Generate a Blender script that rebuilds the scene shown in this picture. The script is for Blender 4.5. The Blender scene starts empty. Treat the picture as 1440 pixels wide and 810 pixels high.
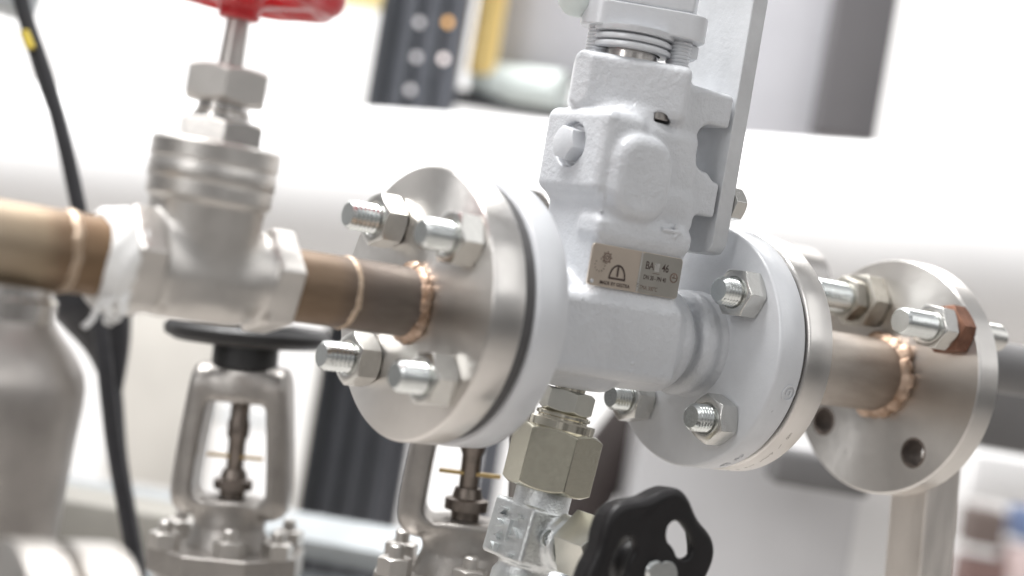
import bpy, bmesh, math, random
import numpy as np
from mathutils import Vector, Matrix

random.seed(7)
rng = np.random.default_rng(7)
S = 0.001                       # all sizes below are millimetres
scene = bpy.context.scene
col = scene.collection
pi = math.pi
X, Y, Z = (1, 0, 0), (0, 1, 0), (0, 0, 1)
AX, AY, AZ = Vector(X), Vector(Y), Vector(Z)

# ------------------------------------------------------------------ materials
def nodes_of(name):
    m = bpy.data.materials.new(name)
    m.use_nodes = True
    nt = m.node_tree
    return m, nt, nt.nodes['Principled BSDF']

def link(nt, a, b):
    nt.links.new(a, b)

def noise(nt, scale, detail=4, rough=0.55, stretch=None):
    tc = nt.nodes.new('ShaderNodeTexCoord')
    n = nt.nodes.new('ShaderNodeTexNoise')
    n.inputs['Scale'].default_value = scale
    n.inputs['Detail'].default_value = detail
    n.inputs['Roughness'].default_value = rough
    if stretch:
        mp = nt.nodes.new('ShaderNodeMapping')
        mp.inputs['Scale'].default_value = stretch
        link(nt, tc.outputs['Object'], mp.inputs['Vector'])
        link(nt, mp.outputs['Vector'], n.inputs['Vector'])
    else:
        link(nt, tc.outputs['Object'], n.inputs['Vector'])
    return n.outputs['Fac']

def ramp(nt, fac, stops):
    r = nt.nodes.new('ShaderNodeValToRGB')
    e = r.color_ramp.elements
    while len(e) < len(stops):
        e.new(0.5)
    for el, (p, c) in zip(e, stops):
        el.position = p
        el.color = (*c, 1) if len(c) == 3 else c
    link(nt, fac, r.inputs['Fac'])
    return r.outputs['Color']

def mrange(nt, fac, a, b, lo=0.25, hi=0.75):
    r = nt.nodes.new('ShaderNodeMapRange')
    r.inputs['From Min'].default_value = lo
    r.inputs['From Max'].default_value = hi
    r.inputs['To Min'].default_value = a
    r.inputs['To Max'].default_value = b
    link(nt, fac, r.inputs['Value'])
    return r.outputs['Result']

def bump(nt, b, fac, strength, dist, prev=None):
    n = nt.nodes.new('ShaderNodeBump')
    n.inputs['Strength'].default_value = strength
    n.inputs['Distance'].default_value = dist
    link(nt, fac, n.inputs['Height'])
    if prev is not None:
        link(nt, prev, n.inputs['Normal'])
    link(nt, n.outputs['Normal'], b.inputs['Normal'])
    return n.outputs['Normal']

def mat(name, c, rough=0.5, metal=0.0, var=0.08, vs=60, bs=0.0, bscale=300, rv=0.1, coat=0.0,
        stretch=None, aniso=0.0, spec=None, second=None, radial=None):
    """A surface with a little colour and gloss variation and a fine bump."""
    m, nt, b = nodes_of(name)
    c2 = second or tuple(max(0, v * (1 - var * 2)) for v in c)
    c1 = tuple(min(1, v * (1 + var)) for v in c)
    f = noise(nt, vs, 5, 0.6, stretch)
    link(nt, ramp(nt, f, [(0.32, c2), (0.62, c1)]), b.inputs['Base Color'])
    b.inputs['Metallic'].default_value = metal
    g = noise(nt, vs * 2.3, 4, 0.6, stretch)
    link(nt, mrange(nt, g, max(0.02, rough - rv), min(1, rough + rv)), b.inputs['Roughness'])
    if coat:
        b.inputs['Coat Weight'].default_value = coat
        b.inputs['Coat Roughness'].default_value = 0.12
    if aniso:
        b.inputs['Anisotropic'].default_value = aniso
        if radial:
            t = nt.nodes.new('ShaderNodeTangent')
            t.direction_type = 'RADIAL'
            t.axis = radial
            link(nt, t.outputs['Tangent'], b.inputs['Tangent'])
    if spec is not None:
        b.inputs['Specular IOR Level'].default_value = spec
    if bs:
        bump(nt, b, noise(nt, bscale, 3, 0.6), bs, 0.0004)
    return m

def cast_paint():
    m, nt, b = nodes_of('silver_grey_cast_paint')
    f = noise(nt, 45, 5, 0.6)
    link(nt, ramp(nt, f, [(0.3, (0.565, 0.58, 0.605)), (0.65, (0.615, 0.63, 0.655))]), b.inputs['Base Color'])
    b.inputs['Metallic'].default_value = 0.12
    link(nt, mrange(nt, noise(nt, 160, 4), 0.30, 0.44), b.inputs['Roughness'])
    n0 = bump(nt, b, noise(nt, 110, 3, 0.5), 0.3, 0.0018)
    n1 = bump(nt, b, noise(nt, 400, 5, 0.6), 0.42, 0.0012, n0)
    n2 = bump(nt, b, noise(nt, 1300, 3, 0.6), 0.4, 0.0004, n1)
    # small pits and beads left by the sand mould
    tc = nt.nodes.new('ShaderNodeTexCoord')
    v = nt.nodes.new('ShaderNodeTexVoronoi')
    v.inputs['Scale'].default_value = 170
    link(nt, tc.outputs['Object'], v.inputs['Vector'])
    spots = mrange(nt, v.outputs['Distance'], 1.0, 0.0, 0.03, 0.16)
    gate = mrange(nt, noise(nt, 60, 2), 0.0, 1.0, 0.56, 0.66)
    mul = nt.nodes.new('ShaderNodeMath')
    mul.operation = 'MULTIPLY'
    link(nt, spots, mul.inputs[0]); link(nt, gate, mul.inputs[1])
    bump(nt, b, mul.outputs[0], 0.5, 0.0007, n2)
    return m

def heat_pipe(name, stops, lo, hi, rough=0.42, vs=70):
    """Pipe steel with heat tint bands: a real discolouration along the pipe's length (local X, metres)."""
    m, nt, b = nodes_of(name)
    tc = nt.nodes.new('ShaderNodeTexCoord')
    sep = nt.nodes.new('ShaderNodeSeparateXYZ')
    link(nt, tc.outputs['Object'], sep.inputs[0])
    n = noise(nt, vs, 5, 0.65)
    add = nt.nodes.new('ShaderNodeMath'); add.operation = 'MULTIPLY_ADD'
    add.inputs[1].default_value = 0.012
    link(nt, n, add.inputs[0]); link(nt, sep.outputs['X'], add.inputs[2])
    f = mrange(nt, add.outputs[0], 0, 1, lo * S + 0.006, hi * S + 0.006)
    base = ramp(nt, f, stops)
    mix = nt.nodes.new('ShaderNodeMix'); mix.data_type = 'RGBA'; mix.blend_type = 'MULTIPLY'
    mix.inputs['Factor'].default_value = 0.55
    link(nt, base, mix.inputs[6])
    link(nt, ramp(nt, noise(nt, 120, 5, 0.7, (0.25, 1, 1)), [(0.3, (0.62, 0.6, 0.58)), (0.65, (1, 1, 1))]), mix.inputs[7])
    link(nt, mix.outputs[2], b.inputs['Base Color'])
    b.inputs['Metallic'].default_value = 0.7
    link(nt, mrange(nt, noise(nt, 200, 4, 0.6, (0.3, 1, 1)), rough - 0.1, rough + 0.14), b.inputs['Roughness'])
    bump(nt, b, noise(nt, 500, 3, 0.6, (0.2, 1, 1)), 0.18, 0.0003)
    return m

def turned_steel(name, c, rough, aniso, axis='X', grooves=0.0):
    m, nt, b = nodes_of(name)
    f = noise(nt, 55, 6, 0.65)
    link(nt, ramp(nt, f, [(0.3, tuple(v * 0.93 for v in c)), (0.68, c)]), b.inputs['Base Color'])
    b.inputs['Metallic'].default_value = 1.0
    link(nt, mrange(nt, noise(nt, 300, 5, 0.7), rough - 0.04, rough + 0.05), b.inputs['Roughness'])
    b.inputs['Anisotropic'].default_value = aniso
    b.inputs['Anisotropic Rotation'].default_value = 0.25
    t = nt.nodes.new('ShaderNodeTangent')
    t.direction_type = 'RADIAL'; t.axis = axis
    link(nt, t.outputs['Tangent'], b.inputs['Tangent'])
    if grooves:
        # lathe marks: rings about the X axis
        tc = nt.nodes.new('ShaderNodeTexCoord')
        mp = nt.nodes.new('ShaderNodeMapping')
        mp.inputs['Scale'].default_value = (0, 1, 1)
        link(nt, tc.outputs['Object'], mp.inputs['Vector'])
        ln = nt.nodes.new('ShaderNodeVectorMath'); ln.operation = 'LENGTH'
        link(nt, mp.outputs['Vector'], ln.inputs[0])
        cmb = nt.nodes.new('ShaderNodeCombineXYZ')
        link(nt, ln.outputs['Value'], cmb.inputs[0])
        nn = nt.nodes.new('ShaderNodeTexNoise')
        nn.inputs['Scale'].default_value = 1800
        nn.inputs['Detail'].default_value = 3
        link(nt, cmb.outputs[0], nn.inputs['Vector'])
        n1 = bump(nt, b, nn.outputs['Fac'], grooves, 0.0002)
        bump(nt, b, noise(nt, 700, 3), 0.08, 0.0002, n1)
    return m

M = {}
M['cast'] = cast_paint()
M['paint'] = mat('silver_grey_smooth_paint', (0.61, 0.625, 0.65), 0.32, 0.12, 0.03, 40, 0.22, 700, rv=0.05)
M['paint_edge'] = mat('silver_grey_plate_paint', (0.60, 0.615, 0.635), 0.5, 0.1, 0.05, 50, 0.3, 420)
M['turned'] = turned_steel('turned_stainless', (0.73, 0.71, 0.685), 0.31, 0.88, 'X', 0.2)
M['stain_cast'] = mat('cast_stainless', (0.60, 0.58, 0.555), 0.38, 1.0, 0.03, 90, 0.35, 1100, rv=0.03)
M['stain_dull'] = mat('dull_cast_stainless', (0.40, 0.38, 0.36), 0.4, 0.95, 0.06, 70, 0.4, 700, rv=0.04)
M['stain_bright'] = mat('bright_stainless', (0.70, 0.675, 0.65), 0.24, 1.0, 0.03, 60, 0.1, 600, rv=0.03)
M['vessel'] = mat('brushed_vessel_steel', (0.42, 0.395, 0.375), 0.4, 0.95, 0.1, 40, 0.2, 500, rv=0.05)
M['zinc'] = mat('zinc_plate', (0.74, 0.77, 0.765), 0.22, 1.0, 0.02, 300, 0.05, 1500, rv=0.03)
M['zinc_nut'] = mat('zinc_nut_plate', (0.66, 0.655, 0.63), 0.25, 1.0, 0.02, 300, 0.06, 1500, rv=0.03)
M['zinc_cast'] = mat('zinc_plated_forging', (0.74, 0.765, 0.77), 0.33, 0.9, 0.04, 250, 0.7, 1100, rv=0.05)
M['olive'] = mat('yellow_passivated_steel', (0.60, 0.575, 0.475), 0.2, 1.0, 0.03, 300, 0.1, 2200, rv=0.03)
M['olive_bright'] = mat('bright_passivated_steel', (0.74, 0.70, 0.60), 0.17, 1.0, 0.04, 60)
M['ivory'] = mat('satin_nickel_plate', (0.72, 0.715, 0.655), 0.3, 0.85, 0.03, 80, 0.1, 500, rv=0.03)
M['brass_nut'] = mat('tarnished_nut', (0.47, 0.45, 0.405), 0.34, 1.0, 0.1, 120, 0.2, 600)
M['rust'] = mat('rusted_nut', (0.20, 0.10, 0.065), 0.6, 0.55, 0.25, 140, 0.6, 800, second=(0.12, 0.055, 0.035))
M['gasket'] = mat('gasket_gap_shade', (0.085, 0.083, 0.085), 0.6, 0.0)  # gasket colour that also paints the shade in the flange gaps
M['weld'] = mat('copper_tinted_weld', (0.42, 0.315, 0.245), 0.45, 0.75, 0.2, 130, 0.2, 600, second=(0.19, 0.115, 0.07))
M['weld_tan'] = mat('straw_tinted_weld', (0.50, 0.40, 0.31), 0.5, 0.6, 0.15, 140, 0.5, 500, second=(0.36, 0.27, 0.19))
M['ptfe'] = mat('white_thread_tape', (0.86, 0.86, 0.85), 0.75, 0.0, 0.03, 80, 0.5, 400)
M['red'] = mat('red_enamel', (0.56, 0.022, 0.03), 0.38, 0.0, 0.12, 50, 0.15, 300, coat=0.4)
M['black'] = mat('black_moulded_plastic', (0.011, 0.010, 0.011), 0.42, 0.0, 0.1, 90, 0.12, 1800, spec=0.35)
M['black_rubber'] = mat('black_cable_sheath', (0.02, 0.02, 0.024), 0.5, 0.0, 0.1, 90, 0.1, 500)
M['black_paint'] = mat('black_painted_steel', (0.02, 0.02, 0.021), 0.42, 0.0, 0.1, 60, 0.3, 500)
M['plate_l'] = turned_steel('etched_nameplate_steel', (0.66, 0.575, 0.49), 0.36, 0.3, 'Z')
M['plate_r'] = turned_steel('etched_nameplate_grey', (0.47, 0.45, 0.41), 0.36, 0.3, 'Z')
M['ink'] = mat('dark_plate_ink', (0.05, 0.032, 0.026), 0.6, 0.0, 0.1, 200)
M['ink_soft'] = mat('faded_plate_ink', (0.17, 0.125, 0.10), 0.6, 0.0, 0.15, 300)
M['worn'] = mat('bare_worn_patch', (0.72, 0.70, 0.67), 0.3, 0.9, 0.05, 200)
M['brass'] = mat('brass_indicator', (0.62, 0.45, 0.2), 0.35, 1.0, 0.1, 100)
M['brown_stem'] = mat('oiled_stem', (0.26, 0.225, 0.20), 0.4, 0.85, 0.15, 100, 0.3, 500)
M['yellow_tag'] = mat('yellow_cable_tag', (0.55, 0.42, 0.05), 0.5, 0.0)
# surroundings
M['white'] = mat('white_cladding', (0.86, 0.86, 0.865), 0.5, 0.0, 0.02, 3)
M['wall'] = mat('white_wall', (0.86, 0.86, 0.86), 0.8, 0.0, 0.02, 2)
M['floor'] = mat('pale_floor', (0.50, 0.47, 0.44), 0.55, 0.0, 0.06, 3)
M['grey_l'] = mat('light_grey_enamel', (0.50, 0.50, 0.53), 0.5, 0.0, 0.04, 4)
M['grey_p'] = mat('pale_grey_enamel', (0.62, 0.62, 0.635), 0.5, 0.0, 0.04, 4)
M['post'] = mat('pale_post_steel', (0.74, 0.70, 0.66), 0.42, 0.9, 0.06, 60, 0.2, 500, stretch=(1, 1, 0.2))
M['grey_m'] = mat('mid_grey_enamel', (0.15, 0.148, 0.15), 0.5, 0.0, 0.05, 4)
M['grey_d'] = mat('dark_slate_enamel', (0.105, 0.112, 0.13), 0.42, 0.0, 0.1, 8)
M['ink_d'] = mat('black_trunking', (0.025, 0.028, 0.034), 0.5, 0.0, 0.1, 8)
M['cream'] = mat('cream_cladding', (0.62, 0.60, 0.56), 0.7, 0.0, 0.05, 6)
M['galv'] = mat('galvanised_sheet', (0.40, 0.425, 0.44), 0.45, 0.5, 0.08, 10)
M['mint'] = mat('pale_green_insulation', (0.66, 0.72, 0.70), 0.6, 0.0, 0.03, 6)
M['yellow'] = mat('yellow_safety_paint', (0.95, 0.70, 0.27), 0.5, 0.0, 0.04, 6)
M['yellow_p'] = mat('pale_yellow_paint', (0.92, 0.76, 0.36), 0.5, 0.0, 0.04, 6)
M['tan'] = mat('tan_timber', (0.62, 0.47, 0.30), 0.7, 0.0, 0.08, 12)
M['brown'] = mat('brown_carton', (0.13, 0.10, 0.09), 0.7, 0.0, 0.1, 8)
M['redbrown'] = mat('red_brown_crate', (0.17, 0.105, 0.095), 0.6, 0.0, 0.1, 8)
M['blue'] = mat('blue_crate', (0.13, 0.18, 0.32), 0.6, 0.0, 0.1, 8)
M['pink'] = mat('pale_pink_carton', (0.62, 0.50, 0.49), 0.7, 0.0, 0.06, 8)
M['grey_dk'] = mat('charcoal_enamel', (0.12, 0.115, 0.12), 0.5, 0.0, 0.05, 4)
M['bore'] = mat('oxidised_bore', (0.15, 0.125, 0.11), 0.6, 0.6, 0.15, 200, 0.3, 600)
M['olive_drab'] = mat('olive_grey_base', (0.27, 0.26, 0.235), 0.6, 0.0, 0.1, 8)
M['umber'] = mat('dark_umber_hose', (0.075, 0.06, 0.058), 0.55, 0.0, 0.1, 8)

def glint_mat(name, c, s):
    m, nt, b = nodes_of(name)
    b.inputs['Base Color'].default_value = (*c, 1)
    b.inputs['Emission Color'].default_value = (*c, 1)
    b.inputs['Emission Strength'].default_value = s
    return m
M['glint_o'] = glint_mat('amber_glint_glow', (1.0, 0.55, 0.18), 1.0)  # glow stands in for specular glints on the dark column
M['glint_w'] = glint_mat('white_glint_glow', (1.0, 0.90, 0.88), 1.3)
M['glint_d'] = glint_mat('dim_glint_glow', (0.8, 0.78, 0.8), 0.22)

# ------------------------------------------------------------------ mesh helpers
def frame(axis):
    a = Vector(axis).normalized()
    ref = AZ if abs(a.z) < 0.9 else AX
    u = ref.cross(a).normalized()
    v = a.cross(u)
    return a, u, v

class MB:
    def __init__(self):
        self.v, self.f = [], []

    def add(self, vs, fs):
        o = len(self.v)
        self.v += [tuple(p) for p in vs]
        self.f += [tuple(i + o for i in f) for f in fs]
        return self

    def rings(self, rings, cap0=True, cap1=True):
        n = len(rings[0]); fs = []; vs = [p for r in rings for p in r]
        for i in range(len(rings) - 1):
            for j in range(n):
                k = (j + 1) % n
                fs.append((i * n + j, i * n + k, (i + 1) * n + k, (i + 1) * n + j))
        if cap0:
            fs.append(tuple(range(n - 1, -1, -1)))
        if cap1:
            fs.append(tuple(range((len(rings) - 1) * n, len(rings) * n)))
        return self.add(vs, fs)

    def lathe(self, prof, c=(0, 0, 0), axis=Z, seg=64, cap0=True, cap1=True):
        """prof: (along, radius) pairs about the axis through c."""
        a, u, v = frame(axis); c = Vector(c)
        rs = []
        for (t, r) in prof:
            rs.append([c + a * t + (u * math.cos(2 * pi * j / seg) + v * math.sin(2 * pi * j / seg)) * r for j in range(seg)])
        return self.rings(rs, cap0, cap1)

    def tubewall(self, prof, c=(0, 0, 0), axis=Z, seg=64):
        """closed profile revolved: a ring."""
        a, u, v = frame(axis); c = Vector(c); n = len(prof); vs = []; fs = []
        for j in range(seg):
            d = u * math.cos(2 * pi * j / seg) + v * math.sin(2 * pi * j / seg)
            vs += [c + a * t + d * r for (t, r) in prof]
        for j in range(seg):
            k = (j + 1) % seg
            for i in range(n):
                m = (i + 1) % n
                fs.append((j * n + i, k * n + i, k * n + m, j * n + m))
        return self.add(vs, fs)

    def hexa(self, c, axis, af, h, rot=0.0, ch0=True, ch1=True, bore=0.0, per=8, cham=0.95, sides=6):
        """hexagon (nut, bolt head) with the usual cone chamfer; c is the centre of the first face."""
        a, u, v = frame(axis); c = Vector(c); N = sides * per; ap = af / 2; r0 = ap * cham
        def ring(rf, tf):
            out = []
            for j in range(N):
                th = 2 * pi * j / N
                w = (th + pi / sides) % (2 * pi / sides) - pi / sides
                rh = ap / math.cos(w)
                d = u * math.cos(th + rot) + v * math.sin(th + rot)
                out.append(c + a * tf(rh) + d * rf(rh))
            return out
        k = math.tan(math.radians(30))
        rs = []
        if bore:
            rs.append(ring(lambda r: bore, lambda r: 0.6))
            rs.append(ring(lambda r: bore + 0.7, lambda r: 0.0))
        rs.append(ring(lambda r: r0, lambda r: 0))
        rs.append(ring(lambda r: r, lambda r: (r - r0) * k if ch0 else 0.02))
        rs.append(ring(lambda r: r, lambda r: h - ((r - r0) * k if ch1 else 0.02)))
        rs.append(ring(lambda r: r0, lambda r: h))
        if bore:
            rs.append(ring(lambda r: bore + 0.7, lambda r: h))
            rs.append(ring(lambda r: bore, lambda r: h - 0.6))
        return self.rings(rs)

    def thread(self, c, axis, R, L, pitch=1.75, depth=0.85, seg=36, end=1.4):
        """screw thread with a real helix and a chamfered free end at c + axis*L."""
        a, u, v = frame(axis); c = Vector(c); n = max(4, int(L / pitch * 6)); rs = []
        for i in range(n + 1):
            t = L * i / n; ring = []
            for j in range(seg):
                th = 2 * pi * j / seg
                ph = (t / pitch - j / seg) % 1.0
                r = R - depth * abs(2 * ph - 1)
                r = min(r, R - depth * 0.15)
                if t > L - end:
                    r = min(r, R - (t - (L - end)) * 0.95)
                ring.append(c + a * t + (u * math.cos(th) + v * math.sin(th)) * r)
            rs.append(ring)
        return self.rings(rs)

    def box(self, c, size, rz=0.0, bev=0.0, rot=None):
        bm = bmesh.new()
        bmesh.ops.create_cube(bm, size=1.0)
        for p in bm.verts:
            p.co = Vector((p.co.x * size[0], p.co.y * size[1], p.co.z * size[2]))
        if bev:
            bmesh.ops.bevel(bm, geom=bm.edges[:], offset=bev, segments=3, profile=0.5, affect='EDGES')
        mt = Matrix.Translation(Vector(c)) @ (rot if rot is not None else Matrix.Rotation(rz, 4, 'Z'))
        bm.verts.index_update()
        self.add([mt @ p.co for p in bm.verts], [[q.index for q in f.verts] for f in bm.faces])
        bm.free()
        return self

    def tube(self, pts, r, seg=20, sub=8, flat=1.0, wob=0.0):
        P = [Vector(p) for p in pts]
        if sub > 1 and len(P) > 2:
            Q = [P[0] * 2 - P[1]] + P + [P[-1] * 2 - P[-2]]
            out = []
            for i in range(1, len(Q) - 2):
                for k in range(sub):
                    t = k / sub
                    out.append(0.5 * ((2 * Q[i]) + (Q[i + 1] - Q[i - 1]) * t + (2 * Q[i - 1] - 5 * Q[i] + 4 * Q[i + 1] - Q[i + 2]) * t * t
                                      + (3 * Q[i] - Q[i - 1] - 3 * Q[i + 1] + Q[i + 2]) * t ** 3))
            out.append(P[-1]); P = out
        R = r if callable(r) else (lambda t: r)
        u = None; rs = []
        for i, p in enumerate(P):
            d = (P[min(i + 1, len(P) - 1)] - P[max(i - 1, 0)]).normalized()
            if u is None:
                u = frame(d)[1]
            u = (u - d * u.dot(d)).normalized(); v = d.cross(u)
            rr = R(i / (len(P) - 1))
            rs.append([p + (u * math.cos(2 * pi * j / seg) + v * math.sin(2 * pi * j / seg) * flat) * rr * (1 + wob * random.uniform(-1, 1)) for j in range(seg)])
        return self.rings(rs)

    def prism(self, poly, c, ax_u, ax_v, thick):
        """outline poly in the (u, v) plane at c, extruded by thick along u x v."""
        u = Vector(ax_u); v = Vector(ax_v); w = u.cross(v).normalized(); c = Vector(c)
        a = [c + u * x + v * y for x, y in poly]; b = [p + w * thick for p in a]; n = len(poly)
        fs = [tuple(range(n - 1, -1, -1)), tuple(range(n, 2 * n))]
        fs += [(i, (i + 1) % n, n + (i + 1) % n, n + i) for i in range(n)]
        return self.add(a + b, fs)

def mesh_obj(name, verts, faces, material, parent=None, origin=(0, 0, 0), smooth=True, bev=0.0, ang=35):
    o_ = Vector(origin)
    me = bpy.data.meshes.new(name)
    me.from_pydata([((p[0] - o_.x) * S, (p[1] - o_.y) * S, (p[2] - o_.z) * S) for p in verts], [], faces)
    me.validate(); me.update()
    bm = bmesh.new(); bm.from_mesh(me)
    bmesh.ops.recalc_face_normals(bm, faces=bm.faces[:])
    bm.to_mesh(me); bm.free()
    me.materials.append(material)
    if smooth:
        me.polygons.foreach_set('use_smooth', [True] * len(me.polygons))
    ob = bpy.data.objects.new(name, me)
    col.objects.link(ob)
    if parent is not None:
        ob.parent = parent
    else:
        ob.location = o_ * S
    if bev:
        md = ob.modifiers.new('edge_round', 'BEVEL')
        md.width = bev * S; md.segments = 2; md.limit_method = 'ANGLE'; md.angle_limit = math.radians(ang)
        md.harden_normals = True; md.use_clamp_overlap = True
    elif smooth:
        me.set_sharp_from_angle(angle=math.radians(ang))
    return ob

ORIG = {}
def thing(name, label, cat, loc, group=None):
    o = bpy.data.objects.new(name, None)
    o.empty_display_size = 0.01
    col.objects.link(o)
    o.location = Vector(loc) * S
    o['label'] = label; o['category'] = cat
    if group:
        o['group'] = group
    ORIG[o.name] = Vector(loc)
    return o

def origin_of(o):
    p = Vector((0, 0, 0))
    while o is not None:
        if o.name in ORIG:
            p = p + ORIG[o.name]
        o = o.parent
    return p

def part(name, mb, material, parent, bev=0.35, label=None, ang=35):
    """mb is given in scene millimetres; the part hangs under its thing."""
    ob = mesh_obj(name, mb.v, mb.f, material, parent, origin_of(parent), bev=bev, ang=ang)
    if label:
        ob['label'] = label
    return ob

def single(name, mb, material, label, cat, origin, group=None, bev=0.35, kind=None):
    ob = mesh_obj(name, mb.v, mb.f, material, None, origin, bev=bev)
    if kind:
        ob['kind'] = kind
    else:
        ob['label'] = label; ob['category'] = cat
        if group:
            ob['group'] = group
    return ob

def copy_tree(o, parent=None):
    c = o.copy(); col.objects.link(c)
    if parent is not None:
        c.parent = parent
    for ch in list(o.children):
        copy_tree(ch, c)
    return c

def text_mesh(s, size, name, material, parent, place, thick=0.12, bold=0.0, sx=1.0):
    """lettering as a thin solid; place is a 4x4 matrix in scene millimetres, text lies in its XY plane, centred."""
    cu = bpy.data.curves.new(name, 'FONT')
    cu.body = s; cu.size = size; cu.align_x = 'CENTER'; cu.align_y = 'CENTER'
    cu.extrude = thick / 2; cu.offset = bold; cu.resolution_u = 4
    ob = bpy.data.objects.new(name, cu); col.objects.link(ob)
    dg = bpy.context.evaluated_depsgraph_get(); dg.update()
    me = bpy.data.meshes.new_from_object(ob.evaluated_get(dg))
    bpy.data.objects.remove(ob); bpy.data.curves.remove(cu)
    vs = [place @ Vector((p.co.x * sx, p.co.y, p.co.z)) for p in me.vertices]
    fs = [tuple(f.vertices) for f in me.polygons]
    bpy.data.meshes.remove(me)
    return vs, fs

# ------------------------------------------------------------------ cast shapes: distance fields meshed by surface nets
def smin(a, b, k):
    if k <= 0:
        return np.minimum(a, b)
    h = np.clip(0.5 + 0.5 * (b - a) / k, 0, 1)
    return b + (a - b) * h - k * h * (1 - h)

def smax(a, b, k):
    return -smin(-a, -b, k)

def f_box(p, c, h, r=0.0, R=None):
    q = p - np.array(c, float)
    if R is not None:
        q = q @ np.array(R, float).T
    d = np.abs(q) - (np.array(h, float) - r)
    return np.linalg.norm(np.maximum(d, 0), axis=1) + np.minimum(d.max(axis=1), 0) - r

def f_cyl(p, a, b, r, rd=0.0, r2=None):
    a = np.array(a, float); b = np.array(b, float); L = np.linalg.norm(b - a); n = (b - a) / L
    t = (p - a) @ n
    q = np.linalg.norm((p - a) - t[:, None] * n, axis=1)
    rr = r if r2 is None else r + (r2 - r) * np.clip(t / L, 0, 1)
    dx = q - (rr - rd); dy = np.abs(t - L / 2) - (L / 2 - rd)
    return np.hypot(np.maximum(dx, 0), np.maximum(dy, 0)) + np.minimum(np.maximum(dx, dy), 0) - rd

def f_cap(p, a, b, r):
    a = np.array(a, float); b = np.array(b, float); ab = b - a
    t = np.clip((p - a) @ ab / (ab @ ab), 0, 1)
    return np.linalg.norm(p - a - t[:, None] * ab, axis=1) - r

def f_tor(p, c, n, R, r):
    n = np.array(n, float); q = p - np.array(c, float); t = q @ n
    w = np.linalg.norm(q - t[:, None] * n, axis=1)
    return np.hypot(w - R, t) - r

def f_sph(p, c, r):
    return np.linalg.norm(p - np.array(c, float), axis=1) - r

def f_hex(p, c, axis, af, h, rd=1.0, rot=0.0):
    a, u, v = frame(axis); q = p - np.array(c, float)
    t = q @ np.array(a); x = q @ np.array(u); y = q @ np.array(v)
    d = np.full(len(p), -1e9)
    for k in range(6):
        th = rot + k * pi / 3
        d = np.maximum(d, x * math.cos(th) + y * math.sin(th))
    d = d - (af / 2 - rd); e = np.abs(t) - (h / 2 - rd)
    return np.hypot(np.maximum(d, 0), np.maximum(e, 0)) + np.minimum(np.maximum(d, e), 0) - rd

def nets(fn, lo, hi, h):
    lo = np.array(lo, float); hi = np.array(hi, float)
    n = np.ceil((hi - lo) / h).astype(int) + 1
    g = [lo[i] + h * np.arange(n[i]) for i in range(3)]
    V = np.empty(n)
    ch = max(1, int(400000 / (n[1] * n[2])))
    yy, zz = np.meshgrid(g[1], g[2], indexing='ij')
    for i in range(0, n[0], ch):
        xs = g[0][i:i + ch]
        P = np.empty((len(xs), n[1], n[2], 3))
        P[..., 0] = xs[:, None, None]; P[..., 1] = yy; P[..., 2] = zz
        V[i:i + ch] = fn(P.reshape(-1, 3)).reshape(len(xs), n[1], n[2])
    neg = V < 0
    c = n - 1
    cnt = np.zeros(c); acc = np.zeros((*c, 3))
    offs = [(a, b, d) for a in (0, 1) for b in (0, 1) for d in (0, 1)]
    def sub(A, o):
        return A[o[0]:o[0] + c[0], o[1]:o[1] + c[1], o[2]:o[2] + c[2]]
    for o in offs:
        for ax in range(3):
            if o[ax] == 0:
                q = list(o); q[ax] = 1
                a, b = sub(V, o), sub(V, q)
                m = (a < 0) != (b < 0)
                t = np.where(m, a / np.where(m, a - b, 1), 0)
                for k in range(3):
                    acc[..., k] += np.where(m, o[k] + (t if k == ax else 0), 0)
                cnt += m
    act = cnt > 0
    idx = np.full(c, -1); idx[act] = np.arange(act.sum())
    base = np.argwhere(act)
    verts = lo + h * (base + acc[act] / cnt[act][:, None])
    faces = []
    for ax in range(3):
        b, d = (ax + 1) % 3, (ax + 2) % 3
        s0 = [slice(None)] * 3; s1 = [slice(None)] * 3
        s0[ax] = slice(0, n[ax] - 1); s1[ax] = slice(1, n[ax])
        for w in (b, d):
            s0[w] = slice(1, n[w] - 1); s1[w] = slice(1, n[w] - 1)
        m = neg[tuple(s0)] != neg[tuple(s1)]
        e = np.argwhere(m)
        off = np.zeros(3, int); off[b] = 1; off[d] = 1
        e = e + off
        fl = neg[e[:, 0], e[:, 1], e[:, 2]]
        def at(db, dd):
            q = e.copy(); q[:, b] += db; q[:, d] += dd
            return idx[q[:, 0], q[:, 1], q[:, 2]]
        quad = np.stack([at(-1, -1), at(0, -1), at(0, 0), at(-1, 0)], 1)
        quad[~fl] = quad[~fl][:, ::-1]
        faces.append(quad)
    return verts, np.concatenate(faces)

def cast(name, fn, lo, hi, h, material, parent, label=None, origin=None):
    v, f = nets(fn, lo, hi, h)
    e_ = 0.08
    for _ in range(2):                      # pull the vertices onto the exact surface
        d0 = fn(v)
        gr = np.stack([(fn(v + np.eye(3)[k] * e_) - fn(v - np.eye(3)[k] * e_)) / (2 * e_) for k in range(3)], 1)
        g2 = np.maximum((gr * gr).sum(1), 0.25)
        v = v - np.clip(d0 / g2, -h * .6, h * .6)[:, None] * gr
    o = origin_of(parent) if origin is None else Vector(origin)
    me = bpy.data.meshes.new(name)
    v = (v - np.array(o)) * S
    me.from_pydata(v.tolist(), [], f.tolist())
    me.update()
    me.materials.append(material)
    me.polygons.foreach_set('use_smooth', [True] * len(me.polygons))
    ob = bpy.data.objects.new(name, me); col.objects.link(ob)
    if parent is not None:
        ob.parent = parent
    else:
        ob.location = o * S
    if label:
        ob['label'] = label
    return ob

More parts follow.
